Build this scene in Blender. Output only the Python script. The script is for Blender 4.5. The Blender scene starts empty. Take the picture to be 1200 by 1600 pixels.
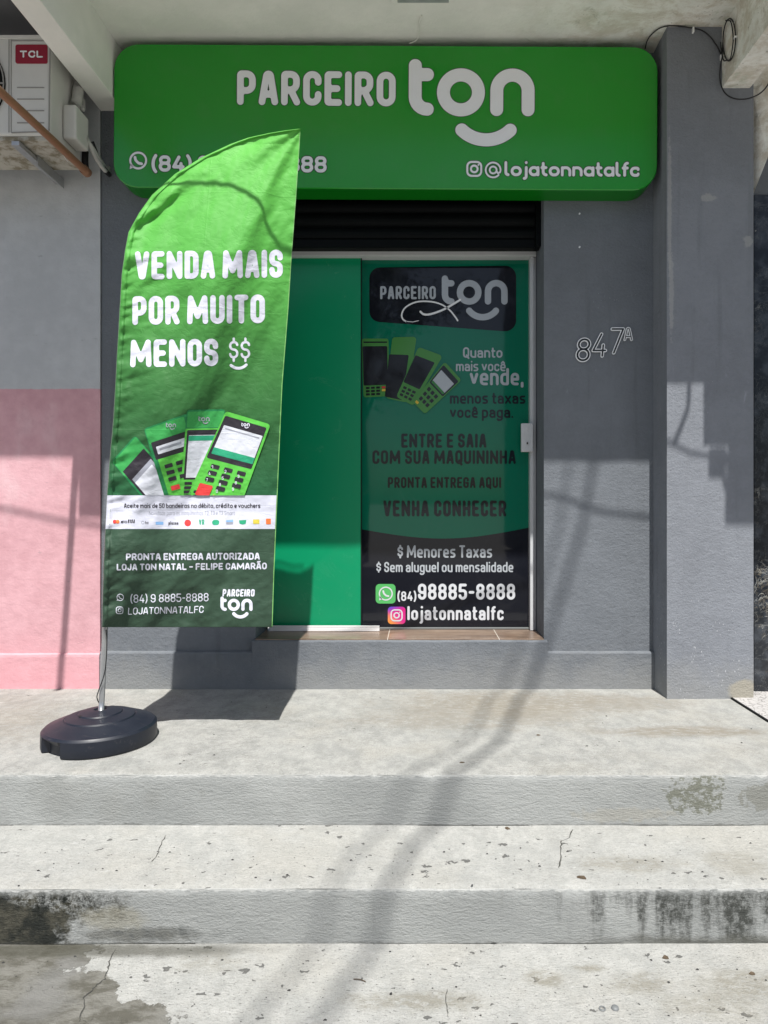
import bpy, bmesh, math, random
import numpy as np
from mathutils import Vector, noise
random.seed(7)
C = bpy.data.collections.new('Collection') if not bpy.context.scene.collection else bpy.context.scene.collection
S = bpy.context.scene

# ------------------------------------------------------------------ camera
F = 1066.7                      # focal length in photo pixels (1200 x 1600)
VX, VY = 655.0, 785.0           # where lines straight into the picture meet
cd = bpy.data.cameras.new('camera'); cam = bpy.data.objects.new('camera', cd); C.objects.link(cam)
cam.location = (0, 0, 1.0); cam.rotation_euler = (math.radians(90), 0, 0)
cd.sensor_fit = 'VERTICAL'; cd.sensor_height = 36; cd.sensor_width = 27; cd.lens = 24.0
cd.shift_x = -(VX-600)/1600; cd.shift_y = -(800-VY)/1600
cd.clip_start = .05; cd.clip_end = 2000
S.camera = cam
# ------------------------------------------------------------------ light
LD = Vector((-0.10, 1.0, -1.90)).normalized()        # way the sunlight travels
elev = math.asin(-LD.z)
w = bpy.data.worlds.new('World'); S.world = w; w.use_nodes = True
nt = w.node_tree; sky = nt.nodes.new('ShaderNodeTexSky'); sky.sky_type = 'NISHITA'; sky.sun_disc = False
sky.sun_elevation = elev; sky.sun_rotation = math.atan2(-LD.x, -LD.y); sky.dust_density = 2.0; sky.air_density = 1.0
bg = nt.nodes['Background']; bg.inputs[1].default_value = 0.092
nt.links.new(sky.outputs[0], bg.inputs[0])
sl = bpy.data.lights.new('sun', 'SUN'); sl.energy = 5.0; sl.angle = math.radians(.53); sl.color = (1, .975, .935)
so = bpy.data.objects.new('sun', sl); C.objects.link(so); so.rotation_euler = LD.to_track_quat('-Z', 'Y').to_euler()
so.location = (1, -10, 19)
S.view_settings.view_transform = 'Standard'; S.view_settings.look = 'None'
S.view_settings.exposure = 0.33; S.view_settings.gamma = 1

# ------------------------------------------------------------------ helpers
def P(px, py, Y):               # photo pixel at depth Y -> world
    return ((px-VX)*Y/F, Y, 1-(py-VY)*Y/F)
def XX(px, Y): return (px-VX)*Y/F
def ZZ(py, Y): return 1-(py-VY)*Y/F

def tag(o, label=None, cat=None, group=None, kind=None):
    if label: o['label'] = label
    if cat: o['category'] = cat
    if group: o['group'] = group
    if kind: o['kind'] = kind
    return o
def thing(name, label, cat, loc=(0, 0, 0), group=None):
    o = bpy.data.objects.new(name, None); C.objects.link(o); o.location = loc; o.empty_display_size = .1
    return tag(o, label, cat, group)
def mesh(name, vs, fs, m, parent=None, smooth=False, mi=None, ang=None):
    me = bpy.data.meshes.new(name); me.from_pydata([tuple(v) for v in vs], [], fs)
    ms = m if isinstance(m, (list, tuple)) else [m]
    for x in ms: me.materials.append(x)
    if mi is not None: me.polygons.foreach_set('material_index', mi)
    if smooth: me.polygons.foreach_set('use_smooth', [True]*len(me.polygons))
    me.validate(); me.update()
    o = bpy.data.objects.new(name, me); C.objects.link(o)
    if parent:
        o.parent = parent
        if parent.type == 'EMPTY': o.location = -parent.location
    return o
def bm_obj(name, bm, m, parent=None, smooth=False):
    me = bpy.data.meshes.new(name); bm.normal_update(); bm.to_mesh(me); bm.free()
    for x in (m if isinstance(m, (list, tuple)) else [m]): me.materials.append(x)
    if smooth: me.polygons.foreach_set('use_smooth', [True]*len(me.polygons))
    o = bpy.data.objects.new(name, me); C.objects.link(o)
    if parent:
        o.parent = parent
        if parent.type == 'EMPTY': o.location = -parent.location
    return o
def bbox(bm, x0, x1, y0, y1, z0, z1, bev=0, seg=2):
    g = bmesh.new()
    r = bmesh.ops.create_cube(g, size=1)
    for v in g.verts:
        v.co = Vector(((x0+x1)/2+v.co.x*(x1-x0), (y0+y1)/2+v.co.y*(y1-y0), (z0+z1)/2+v.co.z*(z1-z0)))
    if bev: bmesh.ops.bevel(g, geom=g.edges[:], offset=bev, segments=seg, affect='EDGES', profile=.5)
    t = bpy.data.meshes.new('t'); g.to_mesh(t); g.free(); bm.from_mesh(t); bpy.data.meshes.remove(t)
def box(name, x0, x1, y0, y1, z0, z1, m, parent=None, bev=0, seg=2, smooth=False):
    bm = bmesh.new(); bbox(bm, x0, x1, y0, y1, z0, z1, bev, seg); return bm_obj(name, bm, m, parent, smooth)
def tube_geo(pts, r, n=8, vs=None, fs=None, cap=True):
    vs = [] if vs is None else vs; fs = [] if fs is None else fs
    pts = [Vector(p) for p in pts]; base = len(vs)
    for i, p in enumerate(pts):
        a = pts[max(i-1, 0)]; b = pts[min(i+1, len(pts)-1)]; d = (b-a).normalized()
        up = Vector((0, 0, 1)) if abs(d.z) < .9 else Vector((0, 1, 0))
        s = d.cross(up).normalized(); t = s.cross(d).normalized()
        rr = r[i] if isinstance(r, (list, tuple)) else r
        for k in range(n):
            an = 2*math.pi*k/n; vs.append(p+(s*math.cos(an)+t*math.sin(an))*rr)
    for i in range(len(pts)-1):
        for k in range(n):
            k2 = (k+1) % n; fs.append((base+i*n+k, base+i*n+k2, base+(i+1)*n+k2, base+(i+1)*n+k))
    if cap:
        fs.append(tuple(base+k for k in range(n))); fs.append(tuple(base+(len(pts)-1)*n+k for k in reversed(range(n))))
    return vs, fs
def smoothpts(pts, k=6):        # Catmull-Rom
    pts = [Vector(p) for p in pts]; out = []
    for i in range(len(pts)-1):
        p0 = pts[max(i-1, 0)]; p1 = pts[i]; p2 = pts[i+1]; p3 = pts[min(i+2, len(pts)-1)]
        for j in range(k):
            t = j/k
            out.append(.5*((2*p1)+(p2-p0)*t+(2*p0-5*p1+4*p2-p3)*t*t+(3*p1-p0-3*p2+p3)*t**3))
    out.append(pts[-1]); return out
def tube(name, pts, r, m, parent=None, n=8, k=6):
    if k: pts = smoothpts(pts, k)
    vs, fs = tube_geo(pts, r, n); return mesh(name, vs, fs, m, parent, smooth=True)
def lathe(bm_vs, bm_fs, prof, c, n=64):
    b = len(bm_vs)
    for r, z in prof:
        for k in range(n):
            a = 2*math.pi*k/n; bm_vs.append((c[0]+r*math.cos(a), c[1]+r*math.sin(a), c[2]+z))
    for i in range(len(prof)-1):
        for k in range(n):
            k2 = (k+1) % n; bm_fs.append((b+i*n+k, b+i*n+k2, b+(i+1)*n+k2, b+(i+1)*n+k))

# ------------------------------------------------------------------ material graph helper
class G:
    def __init__(s, name, rough=.85, spec=.3, metal=0):
        s.m = bpy.data.materials.new(name); s.m.use_nodes = True; s.t = s.m.node_tree
        s.b = s.t.nodes['Principled BSDF']
        s.b.inputs['Roughness'].default_value = rough; s.b.inputs['Specular IOR Level'].default_value = spec
        s.b.inputs['Metallic'].default_value = metal
        g = s.t.nodes.new('ShaderNodeNewGeometry'); s.pos = g.outputs['Position']
        x = s.t.nodes.new('ShaderNodeSeparateXYZ'); s.t.links.new(s.pos, x.inputs[0])
        s.X, s.Y, s.Z = x.outputs
    def put(s, i, v):
        if isinstance(v, bpy.types.NodeSocket): s.t.links.new(v, i)
        elif v is not None:
            if i.type == 'RGBA' and len(v) == 3: v = (*v, 1)
            i.default_value = v
    def mth(s, op, a, b=None, c=None, clamp=False):
        n = s.t.nodes.new('ShaderNodeMath'); n.operation = op; n.use_clamp = clamp
        s.put(n.inputs[0], a); s.put(n.inputs[1], b); s.put(n.inputs[2], c); return n.outputs[0]
    def add(s, a, b): return s.mth('ADD', a, b)
    def sub(s, a, b): return s.mth('SUBTRACT', a, b)
    def mul(s, a, b): return s.mth('MULTIPLY', a, b)
    def mx(s, a, b): return s.mth('MAXIMUM', a, b)
    def mn(s, a, b): return s.mth('MINIMUM', a, b)
    def vec(s, x, y, z, v=None):
        n = s.t.nodes.new('ShaderNodeVectorMath'); n.operation = 'MULTIPLY'
        s.put(n.inputs[0], v or s.pos); n.inputs[1].default_value = (x, y, z); return n.outputs[0]
    def noise(s, scale=5, detail=4, rough=.55, v=None, dist=0, st=(1, 1, 1), off=0):
        n = s.t.nodes.new('ShaderNodeTexNoise'); n.inputs['Scale'].default_value = scale
        n.inputs['Detail'].default_value = detail; n.inputs['Roughness'].default_value = rough
        n.inputs['Distortion'].default_value = dist
        vv = s.vec(*st, v=v)
        if off:
            q = s.t.nodes.new('ShaderNodeVectorMath'); q.operation = 'ADD'; s.put(q.inputs[0], vv); q.inputs[1].default_value = (off, off*1.7, off*.6); vv = q.outputs[0]
        s.put(n.inputs['Vector'], vv); return n.outputs['Fac']
    def voro(s, scale=20, feature='F1', st=(1, 1, 1), v=None, rnd=1, out='Distance'):
        n = s.t.nodes.new('ShaderNodeTexVoronoi'); n.feature = feature; n.inputs['Scale'].default_value = scale
        n.inputs['Randomness'].default_value = rnd
        s.put(n.inputs['Vector'], s.vec(*st, v=v)); return n.outputs[out]
    def sm(s, x, a, b, lo=0., hi=1.):
        n = s.t.nodes.new('ShaderNodeMapRange'); n.interpolation_type = 'SMOOTHSTEP'
        s.put(n.inputs[0], x); n.inputs[1].default_value = min(a, b); n.inputs[2].default_value = max(a, b)
        if a > b: lo, hi = hi, lo
        n.inputs[3].default_value = lo; n.inputs[4].default_value = hi; return n.outputs[0]
    def mix(s, f, a, b, mode='MIX'):
        n = s.t.nodes.new('ShaderNodeMix'); n.data_type = 'RGBA'; n.blend_type = mode
        s.put(n.inputs[0], f); s.put(n.inputs[6], a); s.put(n.inputs[7], b); return n.outputs[2]
    def blob(s, cx, cy, rx, ry, axes='XZ', amp=.5, sc=14, soft=.2, off=0):
        a = s.X; b = s.Z if axes == 'XZ' else s.Y
        dx = s.mul(s.sub(a, cx), 1/rx); dy = s.mul(s.sub(b, cy), 1/ry)
        d = s.mth('SQRT', s.add(s.mul(dx, dx), s.mul(dy, dy)))
        d = s.add(d, s.mul(s.sub(s.noise(sc, 6, .65, off=off), .5), amp*4))
        return s.sm(d, 1+soft, 1-soft)
    def bump(s, h, strength=.5, dist=.002, chain=None):
        n = s.t.nodes.new('ShaderNodeBump'); n.inputs['Strength'].default_value = strength; n.inputs['Distance'].default_value = dist
        s.put(n.inputs['Height'], h)
        if chain: s.put(n.inputs['Normal'], chain)
        return n.outputs[0]
    def out(s, col=None, rough=None, nrm=None):
        if col is not None: s.put(s.b.inputs['Base Color'], col)
        if rough is not None: s.put(s.b.inputs['Roughness'], rough)
        if nrm is not None: s.put(s.b.inputs['Normal'], nrm)
        return s.m
def flat(name, col, rough=.6, spec=.4, metal=0, var=.06, sc=30, bump=0):
    g = G(name, rough, spec, metal); n = g.noise(sc, 4)
    c = g.mix(n, tuple(max(0, x*(1-var)) for x in col), tuple(min(1, x*(1+var)) for x in col))
    return g.out(c, nrm=g.bump(g.noise(sc*8, 3), bump, .001) if bump else None)
def srgb(r, g, b):
    f = lambda c: (c/255/12.92) if c <= 10 else ((c/255+.055)/1.055)**2.4
    return (f(r), f(g), f(b))

# --- masonry
def stucco(name, col, bs=.5, flecks=True, stain=.1, splash=0, rough=.9):
    g = G(name, rough, .2)
    n1 = g.noise(1.3, 5, .6); n2 = g.noise(9, 5, .6, off=3); n3 = g.noise(60, 3, .6)
    v = g.add(g.mul(n1, .5), g.add(g.mul(n2, .3), g.mul(n3, .2)))
    c = g.mix(g.sm(v, .35, .65), tuple(x*(1-stain) for x in col), tuple(x*(1+stain) for x in col))
    # vertical rain runs
    rn = g.noise(1, 4, .6, st=(16, 16, .9), off=9)
    c = g.mix(g.mul(g.sm(rn, .55, .72), .30), c, tuple(x*.60 for x in col))
    sc_ = g.mul(g.sm(g.noise(1, 6, .72, st=(26, 26, 5), dist=.6, off=23), .64, .71), g.sm(g.noise(2.2, 4, off=27), .46, .60))
    c = g.mix(g.mul(sc_, .35), c, tuple(min(1, x*1.9) for x in col))
    dust = g.mul(g.sm(g.add(g.Z, g.mul(g.sub(g.noise(7, 6, .7, off=33), .5), .35)), .26, .0), .5)
    c = g.mix(dust, c, (.30, .30, .285))
    if flecks:
        f = g.voro(55, st=(1, 1, .75)); msk = g.mul(g.sm(f, .12, .05), g.sm(g.noise(5, 3, off=5), .56, .66))
        c = g.mix(g.mul(msk, .5), c, (.5, .5, .52))
    if splash:                  # pale lime flecks low on the pillar
        f = g.voro(70, st=(1, 1, .5)); lo = g.sm(g.Z, .85, .1)
        msk = g.mul(g.mul(g.sm(f, .22, .1), g.sm(g.noise(11, 4, off=11), .45, .62)), lo)
        c = g.mix(g.mul(msk, .8), c, (.55, .56, .58))
        msk = g.blob(1.66, .03, .08, .07, amp=.3, sc=20)
        c = g.mix(msk, c, (.33, .31, .26))
        for cx, cz, rx, rz in ((1.283, 2.06, .012, .22), (1.275, 2.5, .01, .35), (1.47, 2.55, .035, .02), (1.675, 2.33, .025, .03)):
            c = g.mix(g.mul(g.blob(cx, cz, rx, rz, amp=.5, sc=45, off=cx), .45), c, (.42, .42, .40))
    h = g.add(g.mul(g.noise(95, 5, .7), 1.5), g.mul(g.noise(24, 4, .6, st=(1, 1, 1.8)), 1.3))
    h = g.add(h, g.mul(g.noise(5, 3), 1.6))
    return g.out(c, nrm=g.bump(h, bs, .006))
M = {}
M['grey'] = stucco('grey_stucco', (.166, .180, .198), stain=.10)
M['grey_pillar'] = stucco('pillar_stucco', (.215, .228, .252), stain=.10, splash=1)
def pink():
    g = G('pink_and_grey_plaster', .85, .2)
    n = g.sm(g.add(g.mul(g.noise(1.6, 5), .6), g.mul(g.noise(14, 4, off=2), .4)), .35, .65)
    pk = g.mix(n, (.56, .31, .34), (.68, .40, .435))
    pk = g.mix(g.mul(g.sm(g.noise(3, 5, .6, st=(1, 1, .5), off=6), .54, .68), .45), pk, (.78, .58, .60))
    low = g.sm(g.add(g.Z, g.mul(g.noise(8, 5), .25)), .52, .10)
    pk = g.mix(g.mul(low, .5), pk, (.76, .36, .40))
    gr = g.mix(n, (.46, .47, .48), (.54, .55, .56))
    e = g.add(g.Z, g.mul(g.sub(g.noise(22, 5, .7), .5), .014))
    c = g.mix(g.sm(e, 1.607, 1.613), pk, gr)
    mk = g.mul(g.sm(g.noise(1, 5, .6, st=(14, 14, 40), off=4), .66, .74), .35)
    c = g.mix(mk, c, (.2, .2, .2))
    h = g.add(g.noise(60, 5, .6), g.mul(g.noise(13, 4, st=(1, 1, 2)), 1.4))
    return g.out(c, nrm=g.bump(h, .35, .005))
M['pink'] = pink()
def ceiling(dirt):
    g = G('painted_ceiling' if dirt else 'clean_beam_paint', .85, .2)
    n = g.noise(3, 6, .6)
    c = g.mix(g.sm(n, .35, .65), (.77, .77, .72), (.86, .85, .80))
    if dirt:
        d = g.sm(g.add(g.X, g.mul(g.sub(g.noise(2.5, 5), .5), 1.0)), .1, 1.5)
        st = g.noise(5, 9, .74, st=(1, 1.7, 1.7), dist=.3, off=2)
        c = g.mix(g.mul(g.sm(st, .40, .60), g.mul(d, .7)), c, (.52, .46, .36))
        c = g.mix(g.mul(g.sm(g.noise(13, 8, .75, dist=.6, off=8), .56, .70), g.mul(d, .7)), c, (.22, .20, .15))
        gr = g.sm(g.noise(6, 7, .7, off=13), .55, .68)
        c = g.mix(g.mul(gr, g.mul(d, .45)), c, (.36, .42, .30))
        sp = g.mul(g.sm(g.voro(26, st=(1, 1.6, 1)), .10, .05), g.sm(g.noise(4, 3, off=21), .5, .6))
        c = g.mix(g.mul(sp, g.mul(d, .9)), c, (.07, .06, .05))
    h = g.add(g.noise(40, 6, .65), g.mul(g.noise(7, 4), 1.5))
    return g.out(c, nrm=g.bump(h, .45 if dirt else .2, .006))
M['ceil'] = ceiling(True); M['beam'] = ceiling(False)
M['darkceil'] = flat('dark_grey_ceiling_paint', (.22, .22, .23), .9, .2, var=.12, sc=6, bump=.3)  # plain dark grey paint, also on the far roofs

# --- concrete
def concrete_top(name='worn_concrete'):
    g = G(name, .92, .15)
    a = g.noise(1.7, 6, .6); b = g.noise(13, 10, .74, st=(1.2, .9, 1), off=3); d = g.noise(85, 6, .75, st=(.8, 1.2, 1))
    c = g.mix(g.sm(b, .36, .64), (.335, .34, .322), (.455, .455, .428))
    c = g.mix(g.mul(g.sm(a, .48, .66), .40), c, (.42, .395, .335))
    c = g.mix(g.mul(g.sm(d, .48, .66), .55), c, (.29, .285, .26))
    e2 = g.noise(24, 8, .76, st=(1.1, .9, 1), dist=.5, off=71); c = g.mix(g.mul(g.sm(e2, .54, .70), .18), c, (.31, .305, .275))
    # lime-white scuffs
    c = g.mix(g.mul(g.sm(g.noise(26, 6, .72, st=(.6, 1.4, 1), off=17), .60, .72), .6), c, (.60, .605, .59))
    c = g.mix(g.mul(g.sm(g.noise(210, 3, .65), .50, .70), .55), c, (.17, .17, .16))
    rid = g.mth('ABSOLUTE', g.sub(g.noise(17, 9, .78, st=(.7, 1.6, 1), dist=.9, off=83), .5))
    c = g.mix(g.mul(g.sm(rid, .020, .002), g.mul(g.sm(g.noise(3.5, 4, off=87), .44, .6), .6)), c, (.19, .185, .165))
    c = g.mix(g.mul(g.sm(g.noise(150, 3, .7, off=91), .60, .74), .5), c, (.60, .60, .58))
    lowz = g.sm(g.Z, -.1, -.15); c = g.mix(g.mul(lowz, .22), c, (.56, .56, .53))
    # worn brownish areas on the landing by the door
    for cx, cy, rx, ry, k in ((.50, 3.40, .60, .20, .85), (1.18, 2.98, .34, .06, .95), (.2, 3.15, .5, .14, .6), (1.15, 3.42, .3, .10, .5), (-2.1, 3.1, .5, .4, .5)):
        q = g.mul(g.blob(cx, cy, rx, ry, 'XY', .45, 7, .55, off=cx), k)
        q = g.mul(q, g.sm(g.noise(30, 9, .8, st=(.7, 1.5, 1), off=cx+4), .34, .56))
        c = g.mix(q, c, (.27, .245, .20))
    # dark pits, denser on the second tread
    den = g.add(g.mul(g.sm(g.Z, -.12, -.18), .115), g.mul(g.sm(g.noise(3.2, 4, st=(.5, 2, 1), off=30), .44, .62), .13))
    wob = g.t.nodes.new('ShaderNodeVectorMath'); wob.operation = 'ADD'; g.put(wob.inputs[0], g.pos)
    nn = g.t.nodes.new('ShaderNodeTexNoise'); nn.inputs['Scale'].default_value = 45; g.put(nn.inputs['Vector'], g.pos)
    sc = g.t.nodes.new('ShaderNodeVectorMath'); sc.operation = 'SCALE'; g.put(sc.inputs[0], nn.outputs['Color']); sc.inputs['Scale'].default_value = .040; g.put(wob.inputs[1], sc.outputs[0])
    pit = g.voro(30, st=(.75, 1.5, 1), v=wob.outputs[0]); rnd = g.voro(30, st=(.75, 1.5, 1), v=wob.outputs[0], out='Color')
    sep = g.t.nodes.new('ShaderNodeSeparateColor'); g.put(sep.inputs[0], rnd)
    sz = g.mul(g.sm(sep.outputs[0], .62, 1.0), g.mul(den, 1.6))
    pm = g.sm(g.sub(pit, sz), .0, -.035)
    c = g.mix(g.mul(pm, .8), c, (.085, .085, .08))
    fine = g.sm(g.noise(125, 4, .65, st=(.55, 1.2, 1), off=41), .60, .67)
    c = g.mix(g.mul(fine, g.add(.12, g.mul(g.sm(g.Z, -.1, -.3), .62))), c, (.15, .15, .14))
    # darker cement patch, lowest tread, left
    ed = g.mul(g.sub(g.noise(8, 7, .66, off=50), .5), .34)
    l1 = g.sub(-1.0, g.X); l2 = g.sub(g.sub(1.80, g.Y), g.mul(g.add(g.X, .65), .55))
    msk = g.sm(g.add(g.mx(g.mn(l1, g.sub(2.2, g.Y)), g.mul(l2, 1)), ed), -.004, .006)
    msk = g.mul(msk, g.sm(g.Z, -.3, -.34))
    pc = g.mix(g.sm(g.noise(16, 7, .7, st=(.7, 1.4, 1), off=55), .42, .62), (.22, .215, .19), (.12, .115, .095))
    pc = g.mix(g.mul(g.sm(g.noise(4, 5, off=57), .45, .6), .6), pc, (.22, .22, .21))
    c = g.mix(msk, c, pc)
    tl = g.blob(-1.05, 2.07, .55, .03, 'XY', .3, 9, .5)
    c = g.mix(g.mul(tl, g.mul(g.sm(g.Z, -.3, -.34), .7)), c, (.07, .068, .05))
    for cx, cy, rx, ry, k in ((.0, 1.86, .17, .035, .55), (.36, 1.95, .05, .03, .6), (.62, 1.93, .08, .04, .5), (.5, 1.99, .05, .015, .6), (.93, 1.93, .12, .05, .5), (-.62, 2.02, .09, .05, .3), (.8, 1.84, .14, .05, .35), (.7, 2.24, .16, .05, .45), (1.05, 2.25, .1, .07, .35)):
        q = g.mul(g.blob(cx, cy, rx, ry, 'XY', .5, 11, .5, off=cx*3), k)
        q = g.mul(q, g.sm(g.noise(30, 9, .8, st=(.8, 1.5, 1), off=cx), .36, .56)); q = g.mul(q, 1.35)
        q = g.mul(q, g.sm(g.Z, -.05, -.12)); c = g.mix(q, c, (.25, .235, .19))
    h = g.add(g.mul(g.noise(150, 5, .75), 1.0), g.mul(g.noise(36, 8, .78, st=(.6, 1.5, 1)), 1.3))
    h = g.sub(h, g.mul(pm, 1.2)); h = g.add(h, g.mul(msk, -.5))
    return g.out(c, nrm=g.bump(h, .85, .0055))
def concrete_riser():
    g = G('trowelled_grey_riser', .9, .15)
    a = g.noise(2.2, 6, .6, st=(1, 1, 1.3)); b = g.noise(30, 5, .65, st=(.6, 1, 2.2))
    c = g.mix(g.sm(a, .36, .64), (.305, .315, .306), (.375, .385, .372))
    c = g.mix(g.mul(g.sm(b, .5, .66), .22), c, (.32, .33, .32))
    c = g.mix(g.mul(g.sm(g.noise(1, 5, .6, st=(9, 1, 2), off=8), .56, .7), .2), c, (.30, .30, .29))
    up = g.sm(g.Z, -.18, -.22, 1., 0.)      # 1 on the upper riser
    lo = g.sm(g.Z, -.18, -.22)
    # grey-brown scar on the upper riser, right
    q = g.blob(1.02, -.075, .10, .07, amp=.75, sc=15, soft=.12, off=2)
    q = g.mx(q, g.blob(1.06, -.02, .06, .05, amp=.3, sc=20, soft=.12, off=5))
    hole = g.sm(g.noise(26, 6, .7, st=(1, 1, 1.4), off=14), .50, .55)
    q = g.mul(q, g.sub(1., g.mul(hole, .9)))
    c = g.mix(g.mul(g.mul(q, up), .95), c, (.185, .19, .155))
    q = g.mul(g.blob(.75, -.15, .16, .025, amp=.7, sc=30, off=7), g.mul(up, .3)); c = g.mix(q, c, (.36, .33, .26))
    q = g.mul(g.blob(1.29, -.08, .1, .05, amp=.7, sc=26, soft=.1, off=9), g.mul(up, .65)); c = g.mix(q, c, (.22, .22, .19))
    for cx, cz, r in ((-1.32, -.06, .09), (-1.13, -.12, .05), (-.80, -.07, .012), (-.98, -.09, .03)):
        c = g.mix(g.mul(g.mul(g.blob(cx, cz, r, r*1.1, amp=.3, soft=.8, off=cx), up), .25), c, (.22, .22, .2))
    # black mould, lower riser left
    q = g.blob(-1.27, -.335, .22, .10, amp=.55, sc=10, soft=.14, off=4)
    q = g.mx(q, g.blob(-1.33, -.25, .08, .12, amp=.35, sc=12, soft=.25, off=6))
    hi = g.mul(g.blob(-1.15, -.235, .22, .06, amp=.6, sc=18, soft=.4, off=12), g.sm(g.noise(40, 7, .8, off=73), .36, .58))
    q = g.mx(g.mul(q, .95), hi)
    q2 = g.mul(g.blob(-.85, -.33, .17, .02, amp=.6, sc=16, soft=.6, off=16), .6); q = g.mx(q, q2)
    mc = g.mix(g.sm(g.noise(14, 6, .7, off=15), .4, .62), (.010, .012, .009), (.07, .066, .048))
    c = g.mix(g.mul(q, lo), c, mc)
    q = g.mul(g.blob(-.93, -.28, .10, .035, amp=.35, sc=14, soft=.3, off=18), g.mul(lo, .5)); c = g.mix(q, c, (.30, .28, .21))
    # mould streaks, lower riser right
    s1 = g.noise(1, 5, .62, st=(19, 1, 2.2), off=1.3); rp = g.sm(g.X, .30, .56); rp2 = g.mul(g.sm(g.X, .55, 1.10), .19)
    ht = g.add(g.mul(g.sm(g.Z, -.36, -.20), .19), g.mul(g.sub(g.noise(24, 5, .7, off=4), .5), .42))
    q = g.mul(g.sm(g.add(g.add(s1, rp2), g.sub(ht, .10)), .46, .76), rp)
    q = g.mul(q, g.add(.35, g.mul(g.sm(g.noise(60, 6, .78, st=(1, 1, .8), off=93), .36, .56), .65)))
    c = g.mix(g.mul(g.mul(q, lo), .97), c, (.055, .058, .052))
    q = g.mul(g.mul(g.sm(g.add(g.Z, g.mul(g.sub(g.noise(12, 6, .7, off=31), .5), .06)), -.325, -.352), g.sm(g.X, .35, .8)), .75)
    c = g.mix(g.mul(q, lo), c, (.10, .10, .085))
    for k, (sx, st) in enumerate(((18, .52),)):
        s2 = g.noise(1, 4, .6, st=(22, 1, 1.5), off=20); c = g.mix(g.mul(g.mul(g.sm(s2, .56, .7), lo), .22), c, (.16, .16, .15))
    # pale cement lapping over the nosing, grime at the foot
    for zt, zb, yy in ((0, -.188, g.sm(g.Y, 2.30, 2.31)), (-.188, -.359, g.sm(g.Y, 2.31, 2.30))):
        e = g.add(g.Z, g.mul(g.sub(g.noise(26, 7, .72, st=(1, 1, .3), off=zt*9+40), .5), .036))
        c = g.mix(g.mul(g.mul(g.sm(e, zt-.013, zt-.007), yy), .85), c, (.47, .475, .455))
        e = g.add(g.Z, g.mul(g.sub(g.noise(17, 7, .75, st=(1, 1, .3), off=zt*5+60), .5), .030))
        c = g.mix(g.mul(g.mul(g.sm(e, zb+.008, zb), yy), .55), c, (.11, .11, .10))
    sp = g.mul(g.sm(g.noise(46, 6, .75, off=77), .64, .70), g.sm(g.noise(4, 4, off=78), .48, .62)); c = g.mix(g.mul(sp, .6), c, (.14, .14, .13))
    # small scars
    h = g.add(g.mul(g.noise(34, 7, .72, st=(.8, 1, 2.2)), 1.3), g.mul(g.noise(100, 5, .75, st=(.8, 1, 1.5)), 1.1))
    return g.out(c, nrm=g.bump(h, .8, .0055))
M['tread'] = concrete_top(); M['riser'] = concrete_riser()
M['asphalt'] = flat('asphalt', (.07, .07, .068), .9, .2, var=.25, sc=20, bump=.5)
def paving():
    g = G('pale_paving', .85, .2); v = g.noise(4, 6)
    return g.out(g.mix(v, (.34, .33, .30), (.44, .43, .40)), nrm=g.bump(g.noise(60, 4), .4, .003))
M['paving'] = paving()
def crazy():
    g = G('white_mosaic_tile', .7, .3)
    e = g.voro(38, 'DISTANCE_TO_EDGE'); n = g.noise(8, 4)
    c = g.mix(n, (.42, .41, .40), (.50, .485, .47)); c = g.mix(g.sm(e, .06, .02), c, (.20, .19, .18))
    return g.out(c, nrm=g.bump(g.sm(e, .0, .08), .4, .002))
M['crazy'] = crazy()
def marble():
    g = G('black_veined_stone', .18, .5)
    a = g.mth('ABSOLUTE', g.sub(g.noise(7, 9, .7, dist=1.6), .5)); b = g.mth('ABSOLUTE', g.sub(g.noise(17, 9, .72, dist=1.0, off=4), .5))
    area = g.sm(g.noise(3, 4, off=8), .50, .64)
    c = g.mix(g.sm(g.noise(12, 6), .4, .65), (.012, .015, .020), (.05, .058, .07))
    c = g.mix(g.mul(g.sm(a, .010, .001), g.add(.15, g.mul(area, .7))), c, (.50, .50, .46))
    c = g.mix(g.mul(g.sm(b, .010, .0), g.mul(area, .7)), c, (.40, .34, .24))
    c = g.mix(g.sm(g.noise(9, 7, .70, off=12), .66, .70), c, (.45, .45, .42))
    return g.out(c)
M['marble'] = marble()
def wood():
    g = G('wood_look_tile', .32, .5)
    n = g.noise(1, 7, .65, st=(3, 26, 20), dist=1.4); n2 = g.noise(1, 5, .6, st=(9, 90, 40), dist=.8, off=4)
    c = g.mix(g.sm(n, .35, .62), (.13, .09, .066), (.27, .20, .15)); c = g.mix(g.mul(g.sm(n2, .5, .65), .5), c, (.16, .085, .05))
    j = g.mx(g.sm(g.mth('ABSOLUTE', g.sub(g.X, .43)), .003, .0015), g.sm(g.mth('ABSOLUTE', g.sub(g.X, -.17)), .003, .0015))
    return g.out(g.mix(j, c, (.55, .5, .43)))
M['wood'] = wood()
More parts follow.
